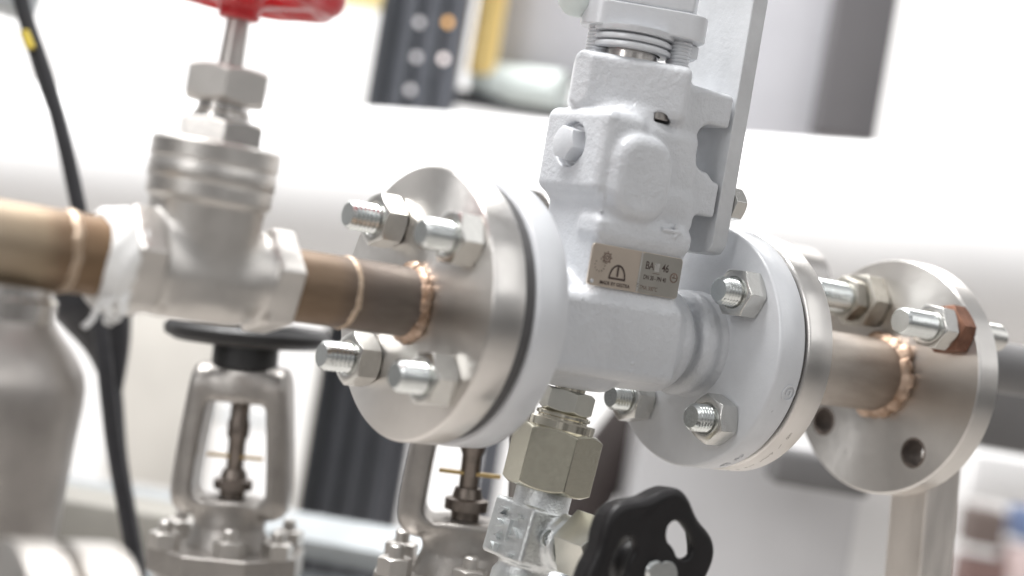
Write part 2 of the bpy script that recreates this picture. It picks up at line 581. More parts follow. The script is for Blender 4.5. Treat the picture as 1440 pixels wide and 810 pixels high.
# ================================================================== THE STEAM TRAP (valve between the two flanges)
trap = thing('steam_trap', 'silver grey cast valve body with nameplate, bolted between the two flanges', 'valve', (0, 0, 0))

ud = np.array([0.81, -0.586, 0.0]); vd = np.array([0.586, 0.81, 0.0])
RD = np.array([ud, vd, [0, 0, 1]])
dots = [((-21.6 + rng.normal(0, .5), -21.0 + rng.normal(0, .3), z), rng.uniform(.3, .62)) for z in rng.uniform(40, 84, 26)]
dots += [((5 + rng.normal(0, .35), -24.0, z), rng.uniform(.25, .5)) for z in rng.uniform(-14, 11, 18)]

def trap_fn(p):
    x, y, z = p[:, 0], p[:, 1], p[:, 2]
    d = f_cyl(p, (-56, 0, 0), (41.5, 0, 0), 22.6, 7)
    d = smin(d, f_box(p, (-7, -6, -1.5), (37, 18.2, 16.2), 4.5), 4)
    d = smin(d, f_cyl(p, (36, 0, 0), (60, 0, 0), 15.5), 2.5)
    d = smin(d, f_tor(p, (50.2, 0, 0), X, 17.5, 5.2), 2.0)
    d = smin(d, f_tor(p, (57.5, 0, 0), X, 19.5, 3.5), 3)
    d = smin(d, f_cyl(p, (-60, 0, 0), (-44, 0, 0), 24, 5, 21), 6)
    # column that carries the nameplate
    d = smin(d, f_box(p, (3, -2.5, 32), (24, 19.2, 30), 5), 4)
    # upper body with the bolt boss on its end
    d = smin(d, f_box(p, (1, -1.5, 68), (23.5, 20, 17.5), 4.5), 3)
    d = smin(d, f_box(p, (-15.4, -1.3, 70), (10.6, 20.6, 17.0), 4.2), 2.2)
    # ribbed web towards the side plate
    web = f_box(p, (24.5, -4, 75.5), (14.6, 16.5, 29), 2.2)
    n1 = f_box(p, (38, -4, 81), (15.5, 40, 9.6), 7)
    n1 = smin(n1, f_box(p, (42, -4, 76), (9, 40, 8), 4), 3)
    n2 = f_box(p, (38, -4, 44), (10.5, 40, 9.5), 3)
    web = smax(smax(web, -n1, 2), -n2, 1.5)
    d = smin(d, web, 1.6)
    d = np.maximum(d, -(n1 + 0.5)); d = np.maximum(d, -(n2 + 0.4))
    # oval pad on the front
    p2 = np.hypot(np.maximum(np.abs(x + 6.4 + (z - 62) * .03) - 3.2, 0), np.maximum(np.abs(z - 62.6) - 5.4, 0)) - 11.6
    pd, ph = p2 + 5, np.abs(y + 19.5) - 2.9
    pad = np.hypot(np.maximum(pd, 0), np.maximum(ph, 0)) + np.minimum(np.maximum(pd, ph), 0) - 5
    d = smin(d, pad, 2.6)
    # lip over the nameplate, with a raised arrow
    d = smin(d, f_box(p, (2, -16.4, 41.0), (24.5, 6.6, 3.4), 2.2), 4.5)
    d = smin(d, f_box(p, (14, -23.6, 44.6), (5.0, 0.9, 0.75), 0.5), 0.8)
    d = smin(d, f_cap(p, (18.6, -23.6, 44.6), (15.9, -23.6, 46.7), 0.8), 0.6)
    d = smin(d, f_cap(p, (18.6, -23.6, 44.6), (15.9, -23.6, 42.5), 0.8), 0.6)
    # drain boss below
    d = smin(d, f_cyl(p, (-3, 0, -8), (-3, 0, -24.5), 16.5, 6), 3)
    # gland head, set diagonally
    hd = f_box(p, (-1.3, -0.6, 98.9), (23.6, 15.0, 11.4), 3.6, RD)
    cut = (p - np.array([-17.0, -1.4, 0])) @ (-0.62 * ud - 0.78 * vd) - 7.6
    hd = smax(hd, cut, 1.2)
    d = smin(d, hd, 3.0)
    d = smin(d, f_cyl(p, (0, 0, 80), (0, 0, 90), 19, 3), 4)
    d = smax(d, -f_cyl(p, (3.2, -16.3, 86.4), (3.2, -16.3, 90.2), 5.0, 1), 1.0)
    # counterbore for the bolt on the end face
    cb = f_cyl(p, (-36, -0.4, 72.0), (-22.2, -0.4, 72.0), 9.2, 0.8)
    d = smax(d, -cb, 1.0)
    for c, r in dots:
        m = (np.abs(x - c[0]) < 4) & (np.abs(y - c[1]) < 4) & (np.abs(z - c[2]) < 4)
        if m.any():
            d[m] = smin(d[m], f_sph(p[m], c, r), 0.7)
    # hand-finished unevenness of a sand casting
    d = d + 0.09 * np.sin(x * .31 + 1.3) * np.sin(y * .27) * np.sin(z * .23 + .7)
    return d

cast('body', trap_fn, (-58, -33, -27), (60, 24, 112.5), 0.62, M['cast'], trap)

def flange_mb(x0, x1, R, bore, raised=0, rr=29, c=1.2, holes=None):
    """plate flange between x0 and x1 with bevelled rim."""
    m = MB()
    pr = [(x0, bore), (x0, R - c), (x0 + c * .4, R - c * .35), (x0 + c, R), (x1 - c, R), (x1 - c * .4, R - c * .35), (x1, R - c), (x1, rr)]
    if raised:
        pr += [(x1 + raised, rr - .5), (x1 + raised, bore)]
    else:
        pr += [(x1, bore)]
    m.tubewall(pr, (0, 0, 0), X, 160)
    return m

part('flange', flange_mb(-66.8, -52.6, 52.5, 15, c=1.4), M['paint'], trap, bev=0)
part('flange', flange_mb(57, 72.0, 52.5, 14, c=1.5), M['paint'], trap, bev=0)
# foundry stamp and rim lettering on the grey flange
def on_rim(x, ang, R):
    """matrix of a tangent plate on a rim: text runs along +X when seen from outside at angle ang (0 = +Y, 90 = +Z)."""
    a = math.radians(ang)
    n = Vector((0, math.cos(a), math.sin(a)))
    t = Vector((0, -math.sin(a), math.cos(a)))        # towards increasing angle
    m = Matrix((( 1, 0, 0, x), (0, t.y, n.y, n.y * R), (0, t.z, n.z, n.z * R), (0, 0, 0, 1)))
    return m
def turn(deg):
    return Matrix.Rotation(math.radians(deg), 4, 'Z')
st = MB()
Pm = on_rim(66.8, 193.5, 52.5)
for (s, dx, dy) in (('D', 0, 0),):
    vs, fs = text_mesh(s, 4.2, 'stamp', None, None, Pm @ turn(180), 0.8, 0.1); st.add(vs, fs)
ring = []
st2 = MB().tubewall([(-.5, 2.9), (.5, 2.9), (.5, 3.6), (-.5, 3.6)], (0, 0, 0), Z, 36)
st.add([Pm @ Vector(v) for v in st2.v], st2.f)
part('foundry_stamp', st, M['paint'], trap, bev=0)
rl = MB()
for ch, a in (('P', 247), ('N', 243.5), ('3', 237), ('0', 233.5)):
    vs, fs = text_mesh(ch, 3.4, 'stamp', None, None, on_rim(66.5, a, 52.5) @ turn(180), 0.6, 0.03); rl.add(vs, fs)
part('rim_lettering', rl, M['paint'], trap, bev=0)

# nameplate
Yp = -22.3
npl = MB().box((-0.25, Yp, 26.15), (47.2, 0.9, 16.5), bev=0)
def rrect(x0, x1, z0, z1, r, n=6):
    out = []
    for cx, cz, a0 in ((x1 - r, z1 - r, 0), (x0 + r, z1 - r, 90), (x0 + r, z0 + r, 180), (x1 - r, z0 + r, 270)):
        for i in range(n + 1):
            a = math.radians(a0 + 90 * i / n)
            out.append((cx + r * math.cos(a), cz + r * math.sin(a)))
    return out
npl = MB().prism(rrect(-24.0, 23.4, 17.9, 34.4, 1.6), (0, Yp, 0), X, Z, 0.9)
plate = part('nameplate', npl, M['plate_l'], trap, bev=0.15)
pan = MB().prism(rrect(1.9, 23.2, 18.1, 34.2, 1.5), (0, Yp - 0.0, 0), X, Z, 0.95)
def sub(name, mb, m, par):
    ob = mesh_obj(name, mb.v, mb.f, m, par, origin_of(par), bev=0)
    return ob
sub('grey_panel', pan, M['plate_r'], plate)
def flat(x, z, y=Yp - 0.97):
    return Matrix(((1, 0, 0, x), (0, 0, -1, y), (0, 1, 0, z), (0, 0, 0, 1)))
PX = lambda u: -24.0 + 47.4 * u
PZ = lambda w: 34.4 - 16.5 * w
ink = MB(); soft = MB()
def txt(mb, s, u, w, size, sx=1.0, bold=0.0):
    vs, fs = text_mesh(s, size, 'lettering', None, None, flat(PX(u), PZ(w)), 0.08, bold, sx); mb.add(vs, fs)
txt(ink, 'BA', 0.638, 0.315, 4.4, 0.85, 0.06)
txt(ink, '46', 0.815, 0.315, 4.4, 0.85, 0.06)
txt(ink, 'DN 20 - PN 40', 0.715, 0.60, 2.55, 0.76, 0.03)
txt(soft, 'TMA 300°C', 0.662, 0.86, 2.5, 0.78, 0.0)
txt(ink, 'MADE BY GESTRA', 0.293, 0.90, 2.1, 0.92, 0.01)
# half-round emblem: arc, foot bar and centre bar
eu, ew = PX(0.305), PZ(0.76)
arc = [(math.cos(math.radians(a)), math.sin(math.radians(a))) for a in range(0, 181, 6)]
o1 = [(eu + 4.3 * c, ew + 5.6 * s) for c, s in arc]; o2 = [(eu + 3.6 * c, ew + 4.85 * s) for c, s in arc]
vs = []; fs = []
yy = Yp - 1.0
for a, b in zip(o1, o2):
    vs += [(a[0], yy, a[1]), (b[0], yy, b[1])]
for i in range(len(arc) - 1):
    fs.append((2 * i, 2 * i + 1, 2 * i + 3, 2 * i + 2))
ink.add(vs, fs)
ink.box((eu, yy, ew - 0.05), (8.5, 0.06, 0.85)); ink.box((eu, yy, ew + 3.0), (0.85, 0.06, 4.4))
# small gear and dotted circle in the corner, ring emblem at the far edge
for i in range(11):
    a = 2 * pi * i / 12 + 2.6
    soft.box((PX(0.105) + 2.5 * math.cos(a), yy, PZ(0.50) + 2.5 * math.sin(a)), (0.55, 0.06, 0.4), rot=Matrix.Rotation(-a, 4, 'Y'))
soft.tubewall([(-.04, 1.35), (.04, 1.35), (.04, 2.0), (-.04, 2.0)], (PX(0.168), yy, PZ(0.30)), Y, 24)
soft.tubewall([(-.04, .5), (.04, .5), (.04, .95), (-.04, .95)], (PX(0.168), yy, PZ(0.30)), Y, 20)
for i in range(8):
    a = 2 * pi * i / 8
    soft.box((PX(0.168) + 2.2 * math.cos(a), yy, PZ(0.30) + 2.2 * math.sin(a)), (0.7, 0.06, 0.5), rot=Matrix.Rotation(-a, 4, 'Y'))
soft.tubewall([(-.04, 1.5), (.04, 1.5), (.04, 2.1), (-.04, 2.1)], (PX(0.925), yy, PZ(0.50)), Y, 24)
soft.box((PX(0.925), yy, PZ(0.50)), (2.2, 0.06, 0.5)); soft.box((PX(0.925), yy, PZ(0.45)), (0.5, 0.06, 1.8))
soft.box((PX(0.72), yy, PZ(0.475)), (3.6, 0.06, 0.28))
sub('lettering', ink, M['ink'], plate)
sub('faded_lettering', soft, M['ink_soft'], plate)
wp = MB().box((PX(0.722), Yp - 0.99, PZ(0.32)), (2.5, 0.07, 3.4), bev=0)
wp.box((PX(0.538), Yp - 0.96, 26.15), (0.9, 0.05, 15.9))
sub('worn_patch', wp, M['worn'], plate)
rv = MB().lathe([(0, .8), (.35, .75), (.6, .45)], (PX(0.045), Yp - 0.85, PZ(0.9)), (0, -1, 0), 20)
sub('rivet', rv, M['paint'], plate)

# hexagon bolt in the counterbore
hb = MB().hexa((-22.6, -0.4, 72.0), (-1, 0, 0), 12.4, 7.6, 0.3, False, True, cham=0.93)
hb.lathe([(-1.0, 7.9), (1.2, 7.9), (1.5, 7.6)], (-21.9, -0.4, 72.0), (-1, 0, 0), 40)
part('hex_bolt', hb, M['paint'], trap)

# side plate
sp = MB()
poly = [(-20, 43), (-17.5, 39.4), (-13, 38.4), (24, 38.4), (27, 41), (27, 190), (-20, 190)]
sp.prism(poly, (40.6, 0, 0), Y, Z, 8.2)
part('side_plate', sp, M['paint_edge'], trap, bev=0.7)
b2 = MB().hexa((49.0, -14.5, 61), X, 13, 6.5, 0.35, False, True)
part('plate_bolt', b2, M['zinc_nut'], trap)
b3 = MB().lathe([(87.4, 4.0), (87.8, 4.4), (93, 4.4)], (3.2, -16.3, 0), Z, 32)
part('stud_end', b3, M['stain_dull'], trap)

# gland: stem, disc springs, studs and follower
stm = MB().lathe([(104, 11.3), (122, 11.3)], (-2.4, 0.6, 0), Z, 64)
part('stem', stm, M['stain_bright'], trap)
for k, (z0, R) in enumerate(((113.6, 16.4), (116.7, 16.4))):
    m = MB().tubewall([(z0, R - 1.2), (z0 + .3, R - .2), (z0 + 1.2, R), (z0 + 2.0, R - .2), (z0 + 2.7, R - 1.2), (z0 + 3.0, 13.5), (z0, 12)], (-2.4, 0.6, 0), Z, 96)
    part('disc_spring', m, M['paint'], trap, bev=0)
m = MB().lathe([(119.9, 15.0), (120.2, 16.6), (121.0, 16.9), (122.6, 17.0)], (-2.4, 0.6, 0), Z, 96)
part('spring_collar', m, M['paint'], trap, bev=0)
Su = Vector(ud); Sv = Vector(vd)
for s, q in ((1, 16.0), (-1, 17.0)):
    c = Vector((0, -1.6, 0)) + Su * s * q
    st_ = MB().thread((c.x, c.y, 105.0), Z, 5.2, 19, 1.5, 0.75, 36, 0.1)
    part('gland_stud', st_, M['paint'], trap, bev=0)
def stadium(L, r, n=14):
    out = []
    for s, a0 in ((1, -90), (-1, 90)):
        for i in range(n + 1):
            a = math.radians(a0 + 180 * i / n)
            out.append((s * L + r * math.cos(a), r * math.sin(a)))
    return out
gp = MB().prism([(x_, y_) for x_, y_ in stadium(15.5, 10.2)], (0.0, -1.6, 121.6), Su, Sv, 10.5)
part('gland_follower', gp, M['paint'], trap, bev=0.8)
gp = MB().prism([(-20.6, -9), (18.5, -9), (20.5, 0), (18.5, 9), (-20.6, 9)], (0.0, -1.6, 132.1), Su, Sv, 22)
part('gland_cap', gp, M['paint'], trap, bev=1.2)
nt_ = MB().hexa((16.6, -4.0, 115.5), Z, 17, 6.0, 0.2, True, False)
part('lock_nut', nt_, M['paint'], trap)
kb = MB().lathe([(0, 0.5), (1.2, 4.5), (4, 7.2), (8, 8.0), (22, 8.0)], (-24.3, 14.3, 124.5), (0.16, 0.1, 0.98), 40)
part('lever_knob', kb, M['mint'], trap, bev=0)

# ================================================================== PIPE SPOOLS
def bead(x, r, w, h, n=22, seg=132, c=(0, 0), jit=0.24, seed=1):
    """weld bead round a pipe: overlapping scales."""
    g = random.Random(seed); m = MB(); rows = []
    K = 9
    amp = [g.uniform(.72, 1.15) for _ in range(n)]; sh = [g.uniform(-.4, .4) for _ in range(n)]
    for i in range(K + 1):
        t = i / K; row = []
        for j in range(seg):
            th = 2 * pi * j / seg; q = th / (2 * pi) * n; k = int(q) % n; fr = q - int(q)
            sc = (0.72 + jit * math.sin(pi * fr) ** .6) * amp[k]
            rr = r - .4 + h * math.sin(pi * t) * sc
            xx = x + (t - .5) * w * (0.85 + .2 * sc) + sh[k] * w * .25 + 0.35 * math.sin(pi * t) * (fr - .5)
            row.append((xx, c[0] + rr * math.cos(th), c[1] + rr * math.sin(th)))
        rows.append(row)
    return m.rings(rows, False, False)

lp = thing('flanged_pipe', 'brown tinted pipe stub welded to a bright steel flange, left of the grey valve', 'flanged pipe', (-87, 0, 0))
part('flange', flange_mb(-87, -72.2, 52.5, 12, 0, 40), M['turned'], lp, bev=0)
M['pipe_a'] = heat_pipe('heat_tinted_pipe', [(0.0, (0.24, 0.17, 0.115)), (0.34, (0.215, 0.155, 0.108)), (0.46, (0.165, 0.125, 0.098)), (0.62, (0.18, 0.15, 0.13)), (0.85, (0.20, 0.172, 0.15)), (0.95, (0.18, 0.15, 0.135)), (1.0, (0.28, 0.23, 0.2))], -60, 0, 0.5)
part('pipe', MB().lathe([(-146, 13.2), (-84, 13.2)], (0, 0, 0), X, 96), M['pipe_a'], lp, bev=0)
part('weld_bead', bead(-88.6, 13.4, 5.2, 3.0, 17, seed=3), M['weld'], lp, bev=0)
part('weld_bead', bead(-117.5, 13.2, 3.4, 0.9, 30, seed=4), M['weld_tan'], lp, bev=0, label='thin straw coloured weld ring')

rp = thing('flanged_pipe', 'short grey steel pipe between two steel flanges, right of the grey valve', 'flanged pipe', (88, 0, 0))
part('flange', flange_mb(73.9, 88.4, 52.5, 14, 0, 40), M['turned'], rp, bev=0)
rm = MB()
for a, s, big in ((258, '4', 3.0), (252, '0', 3.0), (246.5, '8', 2.6), (243, 'I', 4.6), (236, '/', 4.4), (232.5, '1', 4.4), (229, '4', 3.6), (223, '/', 4.0), (216.5, '8', 3.4), (214, 'a', 3.2)):
    vs, fs = text_mesh(s, big, 'stamp', None, None, on_rim(80.5, a, 52.42) @ turn(180), 0.25, 0.0); rm.add(vs, fs)
part('stamped_lettering', rm, M['stain_dull'], rp, bev=0)
M['pipe_b'] = heat_pipe('grey_heat_tinted_pipe', [(0.0, (0.50, 0.465, 0.43)), (0.55, (0.44, 0.40, 0.365)), (0.8, (0.34, 0.285, 0.24)), (0.93, (0.26, 0.2, 0.16)), (1.0, (0.34, 0.25, 0.18))], 0, 92, 0.44)
part('pipe', MB().lathe([(86, 17.2), (184, 17.2)], (0, 0, -1.6), X, 96), M['pipe_b'], rp, bev=0)
part('weld_bead', bead(178.0, 17.3, 8.0, 4.6, 17, c=(0, -1.6), seed=8), M['weld'], rp, bev=0)
part('weld_bead', bead(90.5, 17.2, 5, 2.5, 22, c=(0, -1.6), seed=9), M['weld_tan'], rp, bev=0)
# end flange with four drilled holes
TH0 = math.radians(5.0)
HC = [(-1.6 + 40.4 * math.sin(TH0 + math.radians(45 + 90 * k)), 40.4 * math.cos(TH0 + math.radians(45 + 90 * k))) for k in range(4)]
HC = [(15.5, 31.9), (-38.6, 25.0), (-25.7, -33.9), (31.7, -29.0)]           # (y, z)
ef = part('end_flange', MB().lathe([(181, 0.01), (181, 54.9), (181.4, 55.5), (182, 55.9), (194, 55.9), (195, 54.9), (195, 0.01)], (0, 0, -1.6), X, 160), M['turned'], rp, bev=0)
for y_, z_ in HC:
    cu_ = mesh_obj('cutter', *(lambda m: (m.v, m.f))(MB().lathe([(170, 6.4), (200, 6.4)], (0, y_, z_), X, 40)), M['turned'], None, origin_of(rp))
    md = ef.modifiers.new('hole', 'BOOLEAN'); md.operation = 'DIFFERENCE'; md.object = cu_; md.solver = 'EXACT'
    bpy.context.view_layer.update()
    dg_ = bpy.context.evaluated_depsgraph_get()
    me_ = bpy.data.meshes.new_from_object(ef.evaluated_get(dg_))
    ef.modifiers.clear(); ef.data = me_
    bpy.data.objects.remove(cu_)
me_.set_sharp_from_angle(angle=math.radians(30))
for k in (2, 3):
    y_, z_ = HC[k]
    part('hole_bore', MB().tubewall([(-.15, 6.2), (-.15, 6.7), (.05, 7.4), (.3, 6.45), (13.9, 6.45), (13.9, 6.2)], (181, y_, z_), X, 48), M['bore'], rp, bev=0)

single('gasket', MB().tubewall([(-72.0, 14), (-72.0, 50.2), (-67.0, 50.2), (-67.0, 14)], (0, 0, 0), X, 96), M['gasket'],  # gasket widened almost to the rim, its dark colour painting the gap's shade
       'dark gasket ring widened to paint the shaded gap between the left steel flange and the grey flange', 'gasket', (-70, 0, 0), bev=0)
single('gasket', MB().tubewall([(72.2, 18), (72.2, 50.6), (73.7, 50.6), (73.7, 18)], (0, 0, 0), X, 96), M['gasket'],  # widened likewise: the dark ring paints shade into the right gap
       'thin dark gasket ring widened to paint the shaded gap between the stamped steel flange and the grey flange on the right', 'gasket', (73, 0, 0), bev=0)

# ================================================================== STUD BOLTS
def make_stud(af=18.6, nh=10.2, R=6.0, tip=21.5, nm='zinc_nut', sm='zinc', rear=0, far=None):
    """axis along -X, nut seat at the origin."""
    t = thing('stud_bolt', 'x', 'stud bolt', (0, 0, 0))
    part('stud', MB().thread((2, 0, 0), (-1, 0, 0), R, tip + 2, 1.9, 1.0, 40, 1.6), M[sm], t, bev=0)
    part('nut', MB().hexa((-0.0, 0, 0), (-1, 0, 0), af, nh, 0.0, True, True, bore=R + .15), M[nm], t, bev=0.15)
    return t
proto = make_stud()
GL = 'studs through the left flange'; GR = 'studs through the right flange'
first = [True]
def place(x, y, z, rx, label, group, src=None):
    src = src or proto
    if first[0] and src is proto:
        o = proto; first[0] = False
    else:
        o = copy_tree(src)
    o.location = (x * S, y * S, z * S); o.rotation_euler = (math.radians(rx), 0, 0)
    o['label'] = label
    if group: o['group'] = group
    return o
a_ = 26.6
place(-87, 21.5, 29.0, 12, 'zinc stud and nut at the upper left of the left steel flange', GL)
place(-87, -31.5, 26.3, 32, 'zinc stud and nut on the left steel flange, above the pipe weld', GL)
place(-87, 23.3, -25.5, 4, 'zinc stud and nut on the left steel flange under the brown pipe', GL)
place(-87, -30.2, -25.3, 22, 'zinc stud and nut on the left steel flange, below the weld', GL)
shortstud = copy_tree(proto)
for ch in shortstud.children:
    if ch.name.startswith('stud'):
        me = ch.data.copy(); ch.data = me
        for v in me.vertices:
            v.co.x = v.co.x * 0.84
place(57, -30, 24.6, 28, 'zinc stud and nut on the grey right flange, just right of the nameplate', GR, shortstud)
place(57, -26.4, -28.6, 50, 'zinc stud and nut low on the grey right flange, above the black handwheel', GR, shortstud)
place(57, 26, -28.6, 14, 'zinc stud and nut on the grey right flange, half hidden under the valve body', GR, shortstud)
bpy.data.objects.remove(shortstud.children[0]); bpy.data.objects.remove(shortstud.children[0]); bpy.data.objects.remove(shortstud)

y_, z_ = HC[1]
fs1 = thing('stud_bolt', 'zinc stud with one bright nut and one rusty nut on the far right flange', 'stud bolt', (181, y_, z_), 'studs through the far right flange')
part('stud', MB().thread((184, y_, z_), (-1, 0, 0), 6.2, 42.5, 1.75, 0.6, 40, 1.2), M['zinc'], fs1, bev=0)
part('bright_nut', MB().hexa((170.2, y_, z_), (-1, 0, 0), 18.6, 9.5, 0.45, True, True, bore=6.4), M['zinc_nut'], fs1, bev=0.15)
part('rusty_nut', MB().hexa((180.9, y_, z_), (-1, 0, 0), 20.5, 10.2, 0.75, True, True, bore=6.4), M['rust'], fs1, bev=0.2)
part('stud_tail', MB().thread((194, y_, z_), X, 6.4, 19, 1.75, 0.6, 36, 2.5), M['zinc_nut'], fs1, bev=0)
y_, z_ = HC[0]
fs2 = thing('stud_bolt', 'stud with a thin nut and a broad tarnished nut on the far right flange', 'stud bolt', (181, y_, z_), 'studs through the far right flange')
part('stud', MB().thread((184, y_, z_), (-1, 0, 0), 7.0, 44, 1.75, 0.6, 40, 1.2), M['zinc'], fs2, bev=0)
part('broad_nut', MB().hexa((180.9, y_, z_), (-1, 0, 0), 24, 11.5, 0.6, True, True, bore=7.2), M['brass_nut'], fs2, bev=0.2)
part('thin_nut', MB().hexa((169, y_, z_), (-1, 0, 0), 19, 7.5, 0.3, True, True, bore=7.2), M['brass_nut'], fs2, bev=0.2)

# ================================================================== GATE VALVE (left)
GX = -176
gv = thing('gate_valve', 'stainless gate valve with hexagon ends and a red handwheel', 'valve', (GX, 0, 0))
def gate_fn(p):
    d = f_cyl(p, (GX, 0, -13.5), (GX, 0, 30), 17.2, 5, 20.6)
    d = smin(d, f_box(p, (GX, 0, -7), (17.5, 15.5, 9.5), 6), 5)
    d = smin(d, f_cyl(p, (GX - 30, 0, 0), (GX + 30, 0, 0), 16.2), 4)
    d = smin(d, f_hex(p, (GX - 23.5, 0, 0), X, 34, 10.5, 1.6, 0.25), 2)
    d = smin(d, f_hex(p, (GX + 28, 0, 0), X, 34, 10.5, 1.6, 0.25), 2)
    d = smin(d, f_cyl(p, (GX, 0, 24), (GX, 0, 31), 21.6, 1), 1.2)
    return d
cast('body', gate_fn, (GX - 37, -24, -23), (GX + 37, 24, 34), 0.75, M['stain_cast'], gv)
bn = MB().lathe([(29, 21.0), (30.8, 22.0), (35.5, 22.0), (36.3, 21.6), (37.0, 21.6), (37.6, 22.1), (43.4, 22.1), (44.2, 21.4), (44.6, 14)], (GX, 0, 0), Z, 96)
part('bonnet', bn, M['stain_cast'], gv, bev=0)
hx = MB().hexa((GX, 0, 44.5), Z, 27, 8.2, 0.2, False, True, cham=0.97)
hx.lathe([(52, 10.2), (54.5, 10.0), (55.5, 9.0), (60, 9.0)], (GX, 0, 0), Z, 48)
part('bonnet_hexagon', hx, M['stain_bright'], gv, bev=0.3)
part('gland_nut', MB().hexa((GX, 0, 58.4), Z, 26.6, 12.2, 0.05, True, True), M['stain_cast'], gv, bev=0.3)
part('stem', MB().lathe([(69, 4.4), (84, 4.0), (92, 3.8)], (GX, 0, 0), Z, 40), M['stain_cast'], gv, bev=0.2)
def wheel_fn(p):
    q = p - np.array([GX, 0, 0.0]); x, y, z = q[:, 0], q[:, 1], q[:, 2]
    th = np.arctan2(y, x); r = np.hypot(x, y)
    R = 30.0 + 1.1 * np.cos(9 * th)
    d = np.hypot(r - R, (z - 99.0) * .85) - 4.6
    d = smin(d, f_cyl(q, (0, 0, 87.5), (0, 0, 107), 7.2, 1.5), 2)
    k = 2 * pi / 5
    a = (th + 0.55 + k / 2) % k - k / 2
    sx, sy = r * np.cos(a), r * np.sin(a)
    w = 4.6 + 0.10 * np.abs(sx - 14)
    spoke = np.maximum(np.abs(sy) - w, np.maximum(np.abs(z - (94.5 + .14 * sx)) - 2.8, np.maximum(sx - 30, -sx)))
    d = smin(d, spoke, 2.5)
    return d
cast('handwheel', wheel_fn, (GX - 38, -38, 85), (GX + 38, 38, 109), 0.8, M['red'], gv)

# left-hand pipe and thread tape
tp = thing('threaded_pipe', 'bronze tinted pipe entering the gate valve, with a tan weld ring', 'pipe', (-220, 0, 0))
M['pipe_c'] = heat_pipe('bronze_tinted_pipe', [(0.0, (0.46, 0.40, 0.33)), (0.5, (0.42, 0.355, 0.28)), (0.74, (0.36, 0.285, 0.20)), (0.80, (0.225, 0.155, 0.10)), (0.92, (0.235, 0.155, 0.092)), (1.0, (0.20, 0.14, 0.09))], -110, 18, 0.5)
part('pipe', MB().lathe([(-480, 13.4), (-196, 13.4)], (0, 0, 0), X, 96), M['pipe_c'], tp, bev=0)
part('weld_bead', bead(-223.5, 13.4, 4.2, 1.3, 26, seed=12), M['weld_tan'], tp, bev=0)
tt = thing('thread_tape', 'frayed white sealing tape wound round the pipe joint of the gate valve', 'tape', (-206, 0, 0))
g = random.Random(5); rows = []
for i in range(15):
    t = i / 14; row = []
    for j in range(72):
        th = 2 * pi * j / 72
        r = 13.9 + 3.6 * math.sin(pi * min(.62, t * .9)) + .5 * math.sin(5 * th + 7 * t) + g.uniform(-.22, .3) + 1.2 * max(0, math.sin(th * 1 + 2.6)) * t
        row.append((-213 + 11 * t + 0.9 * math.sin(3 * th + 1) , r * math.cos(th), r * math.sin(th)))
    rows.append(row)
part('wrap', MB().rings(rows, True, True), M['ptfe'], tt, bev=0)
def strand(pts, r, fl):
    return MB().tube(pts, r, 10, 8, fl, 0.12)
for pts, r, fl in (([(-208, -12, -11), (-211, -13, -14.5), (-210, -14, -18), (-207, -13.5, -19.5), (-206, -13, -17.5)], 1.5, .35),
                   ([(-211, -10, -12.5), (-213.5, -11.5, -16), (-215, -12, -20), (-217.5, -12.4, -23)], 1.3, .35),
                   ([(-209, -11, -12), (-210.4, -12.2, -17), (-211, -13, -20.3), (-208.5, -13.6, -21.0)], 1.1, .4),
                   ([(-205, -13, -9), (-206.4, -14.6, -13), (-206.0, -14.4, -17)], 1.6, .35)):
    part('strand', strand(pts, r, fl), M['ptfe'], tt, bev=0)

# ================================================================== DRAIN COUPLING AND NEEDLE VALVE (below the trap)
DC = Vector((-4.5, 0, -24)); DD = (Vector((-11.5, 0, -90)) - DC).normalized()
def dp(t):
    q = DC + DD * t
    return (q.x, q.y, q.z)
cp = thing('pipe_coupling', 'olive grey union nut and small hexagon screwed into the valve underside', 'coupling', dp(0))
m = MB().lathe([(-2, 6.2), (2.6, 6.2)], DC, DD, 40)
part('nipple', m, M['olive_bright'], cp, bev=0.2)
part('small_hexagon', MB().hexa(dp(2.0), DD, 19.5, 9.2, -0.18, True, True), M['ivory'], cp, bev=0.3)
m = MB().lathe([(10.8, 8.6), (12.0, 11.2), (13.2, 11.2), (13.6, 10.2), (14.4, 10.2), (14.4, 13.4), (15.0, 14.0), (20.0, 14.0)], DC, DD, 80)
part('collar', m, M['olive_bright'], cp, bev=0)
un = MB().hexa(dp(18.0), DD, 32, 25.5, -0.27, True, True, cham=0.965)
un_o = part('union_nut', un, M['olive'], cp, bev=0.35)
nv = thing('needle_valve', 'zinc plated forged needle valve with a black lobed handwheel', 'valve', dp(46))
m = MB().lathe([(42, 11.6), (50, 11.6), (52, 12.4)], DC, DD, 64)
part('neck', m, M['zinc_cast'], nv, bev=0.2)
bc = Vector(dp(64))
def needle_fn(p):
    Rm = np.array([[math.cos(-.14), 0, math.sin(-.14)], [0, 1, 0], [-math.sin(-.14), 0, math.cos(-.14)]])
    d = f_box(p, (bc.x - 3.0, bc.y + 2, bc.z + 2), (9.0, 13.5, 11.8), 1.8, Rm)
    d = smin(d, f_cyl(p, (bc.x + 1, 0, bc.z + 14), (bc.x - 3, 0, bc.z - 22), 10.4, 2), 2)
    d = smin(d, f_cyl(p, (bc.x + 8, 4, bc.z + 1), (bc.x + 8, -16, bc.z + 1), 11.5, 3), 3)
    d = smin(d, f_box(p, (bc.x - 4, 0, bc.z - 26), (9, 9, 12), 2, Rm), 4)
    return d
cast('body', needle_fn, (bc.x - 22, -22, bc.z - 42), (bc.x + 18, 19, bc.z + 18), 0.55, M['zinc_cast'], nv)
em = MB()
